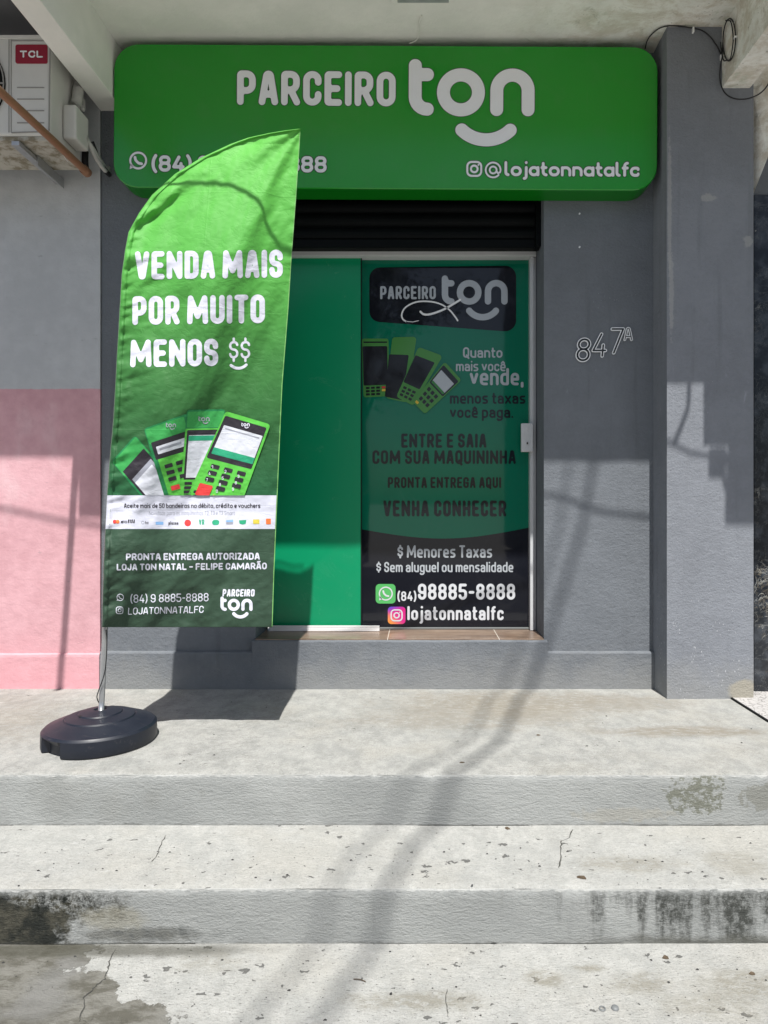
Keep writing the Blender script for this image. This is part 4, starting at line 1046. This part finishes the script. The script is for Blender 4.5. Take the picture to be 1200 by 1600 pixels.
def wave(px, py):               # cloth relief towards the viewer, metres (positive = towards the street)
    u = px-xl(py); v = xr(py)-px; w_ = 0
    x = px/100.; y = py/100.
    # broad diagonal folds running down-left from the tip
    s1 = (x*.93+y*.36); t1 = (-x*.36+y*.93)
    w_ += .030*nz(s1*1.15+3, t1*.28, 1)+.013*nz(s1*2.6, t1*.7+5, 2)
    # one deep soft fold from the right edge near the top to lower left
    d = (px-440)*.91+(py-400)*.42
    w_ += .006*math.exp(-(d/32)**2)*min(1, max(0, (py-230)/150))*min(1, max(0, (900-py)/300))
    d = (px-400)*.943+(py-380)*.333
    w_ += .105/(1+math.exp(max(-30, min(30, d/13.))))*min(1, max(0, (py-225)/170))
    d = (px-330)*.68+(py-888)*.73
    w_ += .034/(1+math.exp(max(-30, min(30, d/8.))))*min(1, max(0, (py-800)/60))
    d = (px-300)*.80+(py-660)*.60
    w_ += .014/(1+math.exp(max(-30, min(30, d/10.))))*min(1, max(0, (py-500)/120))
    # gathers along the pole sleeve
    ga = math.exp(-max(u, 0)/42.)*min(1, max(0, u)/6)
    gy = min(1, max(.0, (py-225)/80))
    w_ += ga*gy*(.0160*nz(x*2.2-y*1.0, y*5.6+x*1.5, 3)+.0048*nz(x*4, y*11+x*4, 4))
    w_ += .0034*math.exp(-max(u, 0)/20.)*nz(x*8, y*15, 7)*min(1, max(0, u)/4)
    # big crease pair below the shoulder of the arc
    for cx_, cy_, a_, L_, k_ in ((232, 300, -.85, 55, .015), (250, 335, -.72, 50, .014), (222, 350, -.5, 40, .011), (290, 300, -.62, 60, .006)):
        ca, sa = math.cos(a_), math.sin(a_); dx, dy = px-cx_, py-cy_; p_ = dx*ca+dy*sa; q_ = -dx*sa+dy*ca
        w_ -= k_*math.exp(-(p_/L_)**2-(q_/8)**2)
        w_ += k_*.7*math.exp(-(p_/L_)**2-((q_+14)/9)**2)
    # pleats fanning out of the tip
    if py < 420:
        a_ = math.atan2(py-195, 475-px); rr_ = math.hypot(py-195, 475-px)
        w_ += .006*math.sin(a_*13+1)*math.exp(-((rr_-90)/110)**2)*min(1, rr_/60)
    # shallow creases in the lower half
    w_ += .0058*nz(s1*4.2+9, t1*1.5, 5)+.0030*nz(s1*8, t1*4, 15)+.0009*nz(x*14, y*16, 6)
    lowf = min(1, max(0, (py-840)/60)); w_ += lowf*(.006*nz(x*3+y*2.2, y*2.4-x*1.6, 8)+.0035*nz(x*6, y*9+x*3, 9))
    w_ += .004*math.exp(-max(v, 0)/9.)*nz(0, y*7, 11)
    if u < 9: w_ += .008*math.sqrt(max(0, 1-((u-4.5)/4.5)**2))
    return w_-.05
def FM(off, lean=0):
    if off == .0022: off = .0009
    elif off == .0018: off = .0017
    def f(px, py):
        Y = FY-wave(px, py); X, _, Z = P(px, py, Y); return (X, Y-off, Z)
    return f
def cloth_grid(name, xa, xb, y0, y1, mat, parent, off=0, nx=150, ystep=1.9, tip=False, thick=True):
    ys = []; y = y0
    while y < y1: ys.append(y); y += (.5 if tip and y < 240 else (1.0 if tip and y < 300 else ystep))
    ys.append(y1); f = FM(off); vs = []; fs = []
    for y in ys:
        a, b = xa(y), xb(y)
        for i in range(nx+1): vs.append(f(a+(b-a)*i/nx, y))
    for j in range(len(ys)-1):
        for i in range(nx): k = j*(nx+1)+i; fs.append((k, k+nx+1, k+nx+2, k+1))
    o = mesh(name, vs, fs, mat, parent, smooth=True)
    if thick: q = o.modifiers.new('thickness', 'SOLIDIFY'); q.thickness = .0006; q.offset = -1
    return o
def yend(px): return 979+2.2*(px-159)/266
fab = cloth_grid('fabric', xl, xr, 201.3, 980, M['flag'], flag, 0, 210, 1.45, True)
cloth_grid('hem', lambda y: xr(y)-.9, lambda y: xr(y)+.35, 206, 979, M['fhem'], fab, .0012, 2, 3, False, False)
# white band
cloth_grid('white_band', lambda y: xl(y)+.6, lambda y: xr(y)-1.2, 774, 826.5, M['fband'], fab, .0008, 110, 1.6, False, False)
def ftext(name, lines, mat, off=.0022, grow=0):
    for a, k in lines:
        a = list(a); a[5] *= .88 if a[5] > 3 else 1.; text(Sheet(), *a, grow=grow, **k).build(name, FM(off), mat, fab)
ftext('slogan', [(('VENDA MAIS', 211, 442, 393, 437, 9.8), dict(gap=.2, dy=3)), (('POR MUITO', 207, 414, 463, 508, 9.8), dict(gap=.2, dy=3)), (('MENOS', 203.5, 341, 531, 574, 9.6), dict(gap=.2, dy=2))], M['fwhite'])
s = Sheet(); text(s, '$', 358, 372.5, 528.5, 564, 3.6, gap=.3); text(s, '$', 376, 391, 528.5, 564, 3.6); s.lines([arc(372.5, 559, 16.5, 226, 318, 14)], 4.4, step=1)
s.build('smiling_mark', FM(.0022), M['fwhite'], fab)
ftext('notice', [(('PRONTA ENTREGA AUTORIZADA', 197, 406, 864.5, 875.5, 2.3), dict(gap=.26, dy=1)), (('LOJA TON NATAL – FELIPE CAMARÃO', 182.5, 417, 881, 891.5, 2.2), dict(gap=.26, dy=2))], M['fwhite'])
ftext('phone_number', [(('(84) 9 8885-8888', 204, 326, 929, 942, 1.5), dict(gap=.5, dy=2.5))], M['fwhite'])
ftext('handle_name', [(('LOJATONNATALFC', 200, 318, 949.5, 960.5, 1.4), dict(gap=.5, dy=3, slant=.06))], M['fwhite'])
s = Sheet(); chat(s, 188, 933.3, 5.6, 1.1); s.build('chat_icon', FM(.0022), M['fwhite'], fab)
s = Sheet(); camicon(s, 187, 953.5, 5.8, 1.1); s.build('camera_icon', FM(.0022), M['fwhite'], fab)
ftext('logo_lettering', [(('PARCEIRO', 347.5, 397.5, 920.5, 932, 2.3), dict(gap=.24, slant=.08))], M['fwhite'])
ton(Sheet(), 344.5, 932, .255, 20).build('logo', FM(.0022), M['fwhite'], fab)
ftext('band_lettering', [(('Aceite mais de 50 bandeiras no débito, crédito e vouchers', 194, 407, 786.5, 793.8, 1.15), dict(gap=.3, style='round'))], M['fblack'], .0018)
ftext('band_lettering', [(('Novidade para as maquininhas T2, T3 e T3 Smart', 233, 367, 798.5, 804.8, .62), dict(gap=.5, style='round'))], M['fgrey'], .0018)
# row of little payment marks
pm = lambda mat, pl, r=0: Sheet().poly(pl, r, .7).build('payment_mark', FM(.0018), M[mat], fab)
rc = lambda cx, cy, a, b: [(cx-a, cy-b), (cx+a, cy-b), (cx+a, cy+b), (cx-a, cy+b)]
pm('fred', rc(179.5, 815, 3.1, 3.1), 3); pm('fora', rc(184, 815, 3.1, 3.1), 3)
ftext('payment_mark', [(('elo', 189, 199, 812, 817.5, .9), {}), (('VISA', 199.5, 210.5, 811.5, 817.5, 1.4), dict(slant=.15))], M['fblack'], .0018)
Sheet().lines([arc(223.5, 816.5, 2.2, 0, 360, 12)], .8, step=.4).build('payment_mark', FM(.0018), M['fgrey'], fab)
ftext('payment_mark', [(('hc', 227, 232.5, 814, 819, .8), {}), (('pluxee', 263.5, 279, 814.5, 820, 1.0), {})], M['fblack'], .0018)
pm('fblue', rc(249.5, 817.5, 6, 2.3)); pm('fred', rc(293.5, 817, 5.2, 5.2), 5.1)
ftext('payment_mark', [(('VR', 311, 319.5, 811.5, 820, 1.5), {})], M['fteal'], .0018)
pm('fteal', rc(337.2, 816.3, 5.6, 4), 3.8); pm('fblue', [(353.5, 813), (364.5, 812), (364.5, 815.5), (353.5, 815.5)]); pm('fgrey', rc(359, 817.7, 5.5, 1.6))
pm('fteal', [(373.5, 813), (385, 812.3), (384, 818.5), (379, 819.5), (374.5, 818.3)]); pm('fyel', rc(400.5, 815, 5, 3.5)); pm('fora', rc(419.5, 814.7, 3.8, 4.4), 1)
# fanned card terminals printed on the flag
fm = {'g': M['fgreen'], 'g2': M['fgreen2'], 'g3': M['fgreen3'], 'k': M['fblack'], 'w': M['fscreen'], 'r': M['fred'], 'y': M['fyel'], 't': M['fteal'], 'e': M['fgrey'], 'l': M['fwhite']}
clip = lambda a, b: b-774.0
Z5 = lambda x, y: (140+x/3.75, 600+y/3.75)
T1 = [Z5(265, 300), Z5(470, 480), Z5(330, 690), Z5(126, 455)]
T1 = [Z5(128, 455), Z5(268, 300), Z5(560, 640), Z5(420, 795)]
terminal_layers(T1, 'g3', None, [('g2', (.02, .98, .02, .30), 1.5), ('k', (.06, .94, .20, .98), 1), ('e', (.12, .90, .36, .98), .5), ('w', (.12, .82, .42, .98), .5)], FM, fab, fm, .0007, 5, clip=clip)
T2 = [Z5(318, 262), Z5(575, 172), Z5(705, 640), Z5(452, 700)]
terminal_layers(T2, 'g3', None, [('g2', (.02, .9, .02, .22), 2), ('g', (.10, .98, .40, .99), 2), ('k', (.06, .92, .20, .43), 1.5), ('w', (.14, .85, .27, .37), .6), ('e', (.2, .7, .30, .33), .3)]+keys(.20, .52, .26, .085, 2, 3, .18, .05, 'k')+[('r', (.20, .40, .80, .86), .8)], FM, fab, fm, .0017, 5, clip=clip)
T3 = [Z5(572, 152), Z5(797, 148), Z5(792, 700), Z5(528, 705)]
terminal_layers(T3, 'g3', None, [('g2', (.03, .97, .02, .19), 2), ('g', (.0, .98, .20, .99), 2), ('k', (.05, .95, .215, .74), 1.5), ('w', (.10, .95, .27, .72), .6), ('t', (.10, .95, .275, .33), .3)]+keys(.08, .765, .22, .045, 2, 4, .17, .03, 'k'), FM, fab, fm, .0036, 5, clip=clip)
T4 = [Z5(800, 160), Z5(1062, 238), Z5(870, 760), Z5(560, 690)]
bodyp = [('k', (.03, .95, .045, .51), 2.5), ('w', (.09, .93, .14, .455), .8), ('t', (.085, .935, .385, .455), .3), ('e', (.14, .88, .165, .178), .2)]
kk = []
for j in range(4):
    for i in range(3):
        if j == 3 and i != 1: continue
        kk.append(('k', (.18+i*.265, .35+i*.265, .556+j*.069, .600+j*.069), 1.4))
terminal_layers(T4, 'g', None, bodyp+kk+[('r', (.12, .38, .775, .905), 1.8), ('y', (.44, .64, .86, .93), 1.2)], FM, fab, fm, .0058, 5, clip=clip)
ton(Sheet(), *Z5(893, 228), .066, 20).build('terminal_mark', FM(.0098), M['fwhite'], fab)
ton(Sheet(), *Z5(640, 190), .09, 18).build('terminal_mark', FM(.0056), M['fgrey'], fab)
ton(Sheet(), *Z5(450, 228), .08, 18).build('terminal_mark', FM(.0056), M['fgrey'], fab)
# digits on the keys of the front terminal
s = Sheet()
for n_, kx, ky in (('1', 714, 484), ('2', 792, 511), ('3', 868, 539), ('4', 699, 523), ('5', 776, 550), ('6', 853, 577), ('7', 684, 560), ('8', 760, 588), ('9', 836, 614), ('0', 742, 626)):
    a, b = Z5(kx, ky); text(s, n_, a+.6, a+3.6, b-1.9, b+3.1, .75)
s.build('key_numbers', FM(.0100), M['fwhite'], fab)

# pole: stands in the base, runs up the sleeve and bends round the arc
pp = [P(158, 1113, 2.85)]+[P(161.5, 1040, 2.862), P(164, 985, 2.855)]
for y in range(960, 400, -40): pp.append((lambda q: (q[0], FY-wave(xl(y)+4.5, y)+.027, q[2]))(P(xl(y)+4.5, y, FY-wave(xl(y)+4.5, y)+.026)))
for y in (393, 363, 333, 305, 272, 247, 225, 215, 208, 204): pp.append((lambda q: (q[0], FY-wave(xl(y)+4.0, y+3)+.015, q[2]))(P(xl(y)+4.0, y+3.0, FY-wave(xl(y)+4.0, y+3)+.015)))
rr = [.0115 if p[2] < 1.2 else max(.004, .0115-.0075*(p[2]-1.2)/1.2) for p in smoothpts(pp, 3)]
tube('pole', smoothpts(pp, 3), rr, M['pole'], flag, 12, 0)
tube('tie_cord', [P(165, 978, 2.842), P(167, 1000, 2.842), P(166, 1030, 2.842), P(162.5, 1055, 2.838), P(154.5, 1078, 2.835), P(151.5, 1090, 2.838), P(156, 1101, 2.852)], .0021, M['black'], flag, 7)
# base
bc = (XX(157.5, 2.865), 2.862, .004)
prof = [(r_*.905, z_*1.16) for r_, z_ in [(.0, .104), (.022, .104), (.028, .112), (.06, .110), (.090, .104), (.092, .104), (.096, .0995), (.1, .1005), (.145, .090), (.147, .090), (.151, .085), (.155, .086), (.20, .073), (.228, .063), (.234, .062), (.238, .058), (.2445, .054), (.2455, .030), (.2455, .004), (.243, .0), (.0, .0)]]
vs = []; fs = []; lathe(vs, fs, prof, bc, 96)
# a shallow flute spiralling over the dome, and the carrying notch at the front left
for i, v in enumerate(vs):
    dx, dy = v[0]-bc[0], v[1]-bc[1]; r = math.hypot(dx, dy); a = math.atan2(dy, dx); z = v[2]
    if .05 < r < .212 and z > .04: z -= .0035*math.exp(-(((a-1.0-r*7.5+math.pi) % (2*math.pi)-math.pi)/.11)**2)
    vs[i] = (v[0], v[1], z)
bb = mesh('base', vs, fs, M['base'], flag, smooth=True)
bb.data.polygons.foreach_set('use_smooth', [True]*len(bb.data.polygons))
cut = bpy.data.objects.new('cut', None)
import bmesh as _b
bm = bmesh.new(); bm.from_mesh(bb.data)
# notch: push the low rim vertices inwards over a short arc
for v in bm.verts:
    dx, dy = v.co.x-bc[0], v.co.y-bc[1]; r = math.hypot(dx, dy); a = math.degrees(math.atan2(dy, dx)) % 360
    if 222 < a < 252 and r > .215 and v.co.z < bc[2]+.040:
        v.co.x = bc[0]+dx/r*.194; v.co.y = bc[1]+dy/r*.194
        if v.co.z < bc[2]+.001+.005: v.co.z = bc[2]+.001
bm.to_mesh(bb.data); bm.free(); bpy.data.objects.remove(cut)
bb.data.update()
es = bb.modifiers.new('edge', 'EDGE_SPLIT'); es.split_angle = math.radians(38)
def disc(name, c, r0, r1, h, mat, parent):
    v, f = [], []; lathe(v, f, [(0, h), (r0, h), (r1, h*.6), (r1, 0)], c, 32); return mesh(name, v, f, mat, parent)
x, y, z = P(158, 1113, 2.85)
disc('pole_socket', (x, y, .1235), .021, .025, .009, M['black'], flag)
x, y, z = P(130.5, 1120.5, 2.81); disc('filler_cap', (x, y, .1185), .015, .019, .007, M['black'], flag)

# ================================================================== LITTER, CRACKS
M['leafd'] = flat('dry_leaf', (.10, .075, .05), .8, .2, var=.4, sc=60); M['grit'] = flat('dark_grit', (.05, .05, .048), .9, .1)
M['grit2'] = flat('chalky_crumb', (.72, .73, .70), .9, .1)
M['crackm'] = flat('dark_crack_line', (.075, .075, .068), .95, .05)  # dark line colour of the cracks
def ground_pt(px, py):
    for z, ylo, yhi in ((0, 2.50, 3.66), (-.188, 2.095, 2.505), (-.359, 1.2, 2.10)):
        Y = (1-z)*F/(py-VY)
        if ylo <= Y <= yhi: return (XX(px, Y), Y, z)
def chip(name, px, py, wpx, mat, label, cat, group, el=.6, hgt=.004, rz=0):
    g = ground_pt(px, py)
    if not g: return
    wm = wpx*g[1]/F/2; bm = bmesh.new(); n = 9; rim = []; rr = random.Random(int(px*7+py))
    for k in range(n):
        a = 2*math.pi*k/n; r = wm*(.65+.5*rr.random()); xx, yy = r*math.cos(a), r*el*math.sin(a)*1.6
        rim.append((g[0]+xx*math.cos(rz)-yy*math.sin(rz), g[1]+xx*math.sin(rz)+yy*math.cos(rz)))
    lo = [bm.verts.new((x, y, g[2]+.0006)) for x, y in rim]
    hi = [bm.verts.new((g[0]+(x-g[0])*.7, g[1]+(y-g[1])*.7, g[2]+.001+hgt*(.5+rr.random()*.5))) for x, y in rim]
    bm.faces.new(hi)
    for k in range(n): bm.faces.new((lo[k], lo[(k+1) % n], hi[(k+1) % n], hi[k]))
    o = bm_obj(name, bm, mat); tag(o, label, cat, group); return o
chip('dead_leaf', 909, 1372, 16, M['leafd'], 'curled dark leaf scrap on the middle step at the right', 'leaf', 'leaf scraps on the steps', .35, .007, -.25)
chip('dead_leaf', 1040, 1497, 12, M['leafd'], 'brown leaf scrap just below the mouldy riser', 'leaf', 'leaf scraps on the steps', .4, .006)
chip('dead_leaf', 1175, 1522, 10, M['leafd'], 'small dark leaf scrap on the lowest step near the right edge', 'leaf', 'leaf scraps on the steps', .4, .005, -.4)
chip('dead_leaf', 793, 1295, 9, M['leafd'], 'small leaf scrap at the foot of the upper riser', 'leaf', 'leaf scraps on the steps', .5, .005, -.5)
chip('dead_leaf', 722, 1192, 9, M['leafd'], 'tiny leaf scrap on the landing near its front edge, in the cable shadow', 'leaf', 'leaf scraps on the steps', .3, .003)
chip('dead_leaf', 841, 1149, 7, M['leafd'], 'tiny leaf scrap in the middle of the landing', 'leaf', 'leaf scraps on the steps', .4, .003)
chip('pebble', 611, 1554, 5, M['grit'], 'small round black pebble on the lowest step beside the cable shadow', 'pebble', None, .6, .005)
g = ground_pt(562, 1533); v, f = tube_geo(smoothpts([(g[0]-.018, g[1]+.004, g[2]+.003), (g[0], g[1], g[2]+.005), (g[0]+.018, g[1]-.006, g[2]+.0025)], 4), [.0008]+[.0013]*7+[.0006], 6)
o = mesh('twig', v, f, M['leafd'], None, True); tag(o, 'thin brown twig on the lowest step', 'twig')
for i, (px, py, dark) in enumerate(((941, 1577, 0), (961, 1576, 1))):
    g = ground_pt(px, py); v, f = [], []; lathe(v, f, [(.0055, .002), (.006, .003), (.0085, .003), (.0095, .001), (.0095, 0)] if not dark else [(0, .006), (.005, .006), (.009, .004), (.0105, 0)], (g[0], g[1], g[2]+.001), 20)
    o = mesh('metal_washer' if not dark else 'bottle_cap', v, f, M['alud'], None, True); tag(o, ['grey metal ring lying on the lowest step', 'crushed grey bottle cap beside the metal ring'][i], ['ring', 'bottle cap'][i])
# loose grit: uncountable
rr = random.Random(3); vs = []; fs = []
for k in range(230):
    band = rr.random()
    if band < .5: z = -.188; X = rr.uniform(-1.5, 1.3); Y = min(2.49, max(2.115, rr.gauss(2.24, .07)))
    elif band < .85: z = -.359; X = rr.uniform(-1.3, 1.1); Y = rr.uniform(1.75, 2.08)
    else: z = 0; X = rr.uniform(-1.5, 1.9); Y = rr.uniform(2.53, 3.6)
    r = .0012+.0028*rr.random()**3; b = len(vs)
    for q in range(5): a = q*1.257+rr.random(); vs.append((X+r*1.5*math.cos(a), Y+r*math.sin(a), z+.0008))
    vs.append((X, Y, z+.001+r*.9))
    for q in range(5): fs.append((b+q, b+(q+1) % 5, b+5))
o = mesh('grit', vs, fs, M['grit']); tag(o, 'scattered dark grit on the steps', 'grit', kind='stuff')
def crack(pts, wt):
    s = Sheet(); p = []
    rr = random.Random(int(pts[0][0]))
    for (a, b) in zip(pts[:-1], pts[1:]):
        for t in (0, .25, .5, .75): p.append((a[0]+(b[0]-a[0])*t+rr.uniform(-1.4, 1.4), a[1]+(b[1]-a[1])*t+rr.uniform(-.8, .8)))
    p.append(pts[-1]); vs = []; fs = []
    for i, q in enumerate(p):
        g = ground_pt(*q)
        if not g: continue
        ww = wt*.5*(.35+.9*rr.random())*g[1]/F*(1 if 0 < i < len(p)-1 else .2); vs += [(g[0]-ww, g[1], g[2]+.0017), (g[0]+ww, g[1], g[2]+.0017)]
    for i in range(len(vs)//2-1): fs.append((2*i, 2*i+1, 2*i+3, 2*i+2))
    mesh('crack', vs, fs, M['crackm'], steps)
crack([(895, 1297), (889, 1309), (878, 1315), (876, 1326), (877, 1338), (872, 1357)], 2.2)
crack([(181, 1484), (172, 1500), (168, 1516), (164, 1530), (148, 1542), (139, 1552), (130, 1560), (132, 1572), (127, 1585), (124, 1597)], 2.2)
crack([(258, 1306), (250, 1325), (244, 1338), (236, 1347)], 1.4)
crack([(699, 1545), (696, 1565), (699, 1580), (701, 1591)], 1.4)

# ================================================================== OVERHEAD LINES (their shadows cross the front)
pole_ = thing('utility_pole', 'concrete utility pole across the street carrying the overhead cables', 'utility pole', (-3.46, -8.9, -.56))
v, f = tube_geo([(-3.46, -8.9, -.56), (-3.46, -8.9, 9.6)], [.16, .10], 16); mesh('shaft', v, f, M['paving'], pole_, True)
box('crossarm', -4.3, -2.6, -8.98, -8.86, 8.46, 8.57, M['grit'], pole_, .005)
def ocable(name, sh0, sh1, r, label, z=8.6):
    """a cable at height z whose shadow runs through the two given points"""
    q = []
    for (X, Y, Z) in (sh0, sh1): k = (z-Z)/1.9; q.append((X+.1*k, Y-k))
    sl_ = (q[1][0]-q[0][0])/(q[1][1]-q[0][1]); pts = []
    for i in range(41):
        Y = -8.9+12.6*i/40; pts.append((q[0][0]+sl_*(Y-q[0][1])+(.035*math.sin(i*1.7)+.02*math.sin(i*.6))*(1 if r > .015 else 1.4), Y, z+.03*math.sin(i*1.3)))
    v, f = tube_geo(pts, r, 10); o = mesh(name, v, f, M['black'], None, True); tag(o, label, 'cable', 'overhead cables above the street'); return o
ocable('overhead_cable', (-.275, 1.779, -.359), (.93, 3.68, 1.15), .0165, 'thick overhead cable bundle high above the steps')
ocable('overhead_cable', (-.46, 1.779, -.359), (.80, 3.68, 1.15), .0095, 'thinner overhead cable beside the thick bundle')
pts = [(-3.4, 2.30, 3.68), (-2.3, 2.30, 3.60), (-1.74, 2.30, 3.50), (-1.3, 2.30, 3.46), (-.935, 2.30, 3.415), (-.72, 2.30, 3.375), (-.62, 2.30, 3.29), (-.56, 2.30, 3.23), (-.45, 2.30, 3.205), (-.1, 2.30, 3.30), (.3, 2.30, 3.52), (.78, 2.30, 3.66), (1.1, 2.30, 3.575), (1.38, 2.30, 3.54), (1.66, 2.30, 3.47), (2.6, 2.3, 3.6)]
dw = thing('drop_wire', 'service wire slung along the front of the canopy', 'cable', (0, 2.30, 3.5))
tube('wire', pts, .0075, M['black'], dw, 8, 5)
tube('wire_loop', [(1.60, 2.30, 3.48), (1.64, 2.3, 3.40), (1.70, 2.3, 3.33), (1.76, 2.3, 3.38), (1.72, 2.3, 3.46), (1.66, 2.3, 3.40), (1.69, 2.3, 3.26), (1.74, 2.3, 3.20)], .007, M['black'], dw, 8, 5)
box('junction_box', 1.59, 1.68, 2.27, 2.33, 3.40, 3.465, M['black'], dw, .01)
tube('hanging_wire', [(1.475, 2.42, 4.0), (1.478, 2.42, 3.55), (1.45, 2.42, 3.42), (1.40, 2.42, 3.30)], .011, M['black'], dw, 8, 5)

# ================================================================== ACROSS THE STREET (mirrored in the glass door)
def far_house(x0, x1, h, mat, label, ncol, nrow):
    b = thing('house', label, 'house', ((x0+x1)/2, -11.5, -.56), 'houses across the street')
    box('wall', x0, x1, -17, -11.5, -.56, h, mat, b); box('roof', x0-.2, x1+.2, -17.2, -11.3, h+.001, h+.25, M['darkceil'], b)
    W = (x1-x0)/ncol
    for i in range(ncol):
        for j in range(nrow):
            xx = x0+W*(i+.5); z = .4+j*3; box('window', xx-.5, xx+.5, -11.52, -11.47, z, z+1.3, M['gap'], b, .01)
M['house1'] = flat('cream_render', (.42, .38, .31), .9, .2, sc=2, var=.15); M['house2'] = flat('blue_grey_render', (.16, .19, .22), .9, .2, sc=2, var=.15)
far_house(-9.5, -2.2, 3.3, M['house1'], 'low cream house across the street', 3, 1)
far_house(3.1, 9.5, 9.0, M['house2'], 'tall blue grey block across the street', 2, 3)
M['bark'] = flat('bark', (.09, .065, .045), .9, .1, var=.3); M['leaf'] = flat('tree_leaves', (.05, .10, .025), .6, .3, var=.35, sc=3)
tr = thing('street_tree', 'leafy tree in front of the houses across the street', 'tree', (-1.5, -10.2, -.56))
v, f = [], []
tube_geo([(-1.5, -10.2, -.56), (-1.45, -10.2, 1.5), (-1.55, -10.1, 3.4), (-1.3, -10.0, 5.6)], [.17, .14, .11, .05], 10, v, f)
for dx, dy, dz in ((1.1, .3, 5.6), (-1.2, .2, 5.4), (-.6, -1, 6.1), (.5, .9, 6.6)): tube_geo([(-1.52, -10.1, 3.0), (-1.5+dx*.5, -10.1+dy*.5, 3.2+(dz-3)*.5), (-1.5+dx, -10.1+dy, dz)], [.07, .05, .02], 7, v, f)
mesh('trunk', v, f, M['bark'], tr, True)
rr = random.Random(11); v, f = [], []
cl = [(rr.gauss(-1.5, .85), rr.gauss(-10.1, .7), rr.gauss(5.9, .85)) for _ in range(60)]
for k in range(9000):
    c = cl[k % 60]; p = Vector((rr.gauss(c[0], .23), rr.gauss(c[1], .23), rr.gauss(c[2], .2)))
    d = Vector((rr.gauss(0, 1), rr.gauss(0, 1), rr.gauss(-.3, .6))).normalized(); e = d.cross(Vector((rr.gauss(0, 1), rr.gauss(0, 1), rr.gauss(0, 1)))).normalized()*.03; b = len(v)
    v += [p, p+d*.06+e, p+d*.13, p+d*.06-e]; f.append((b, b+1, b+2, b+3))
mesh('crown', v, f, M['leaf'], tr)

S.render.engine = 'CYCLES'
S.cycles.max_bounces = 8; S.cycles.diffuse_bounces = 5
S.render.resolution_x = 768; S.render.resolution_y = 1024
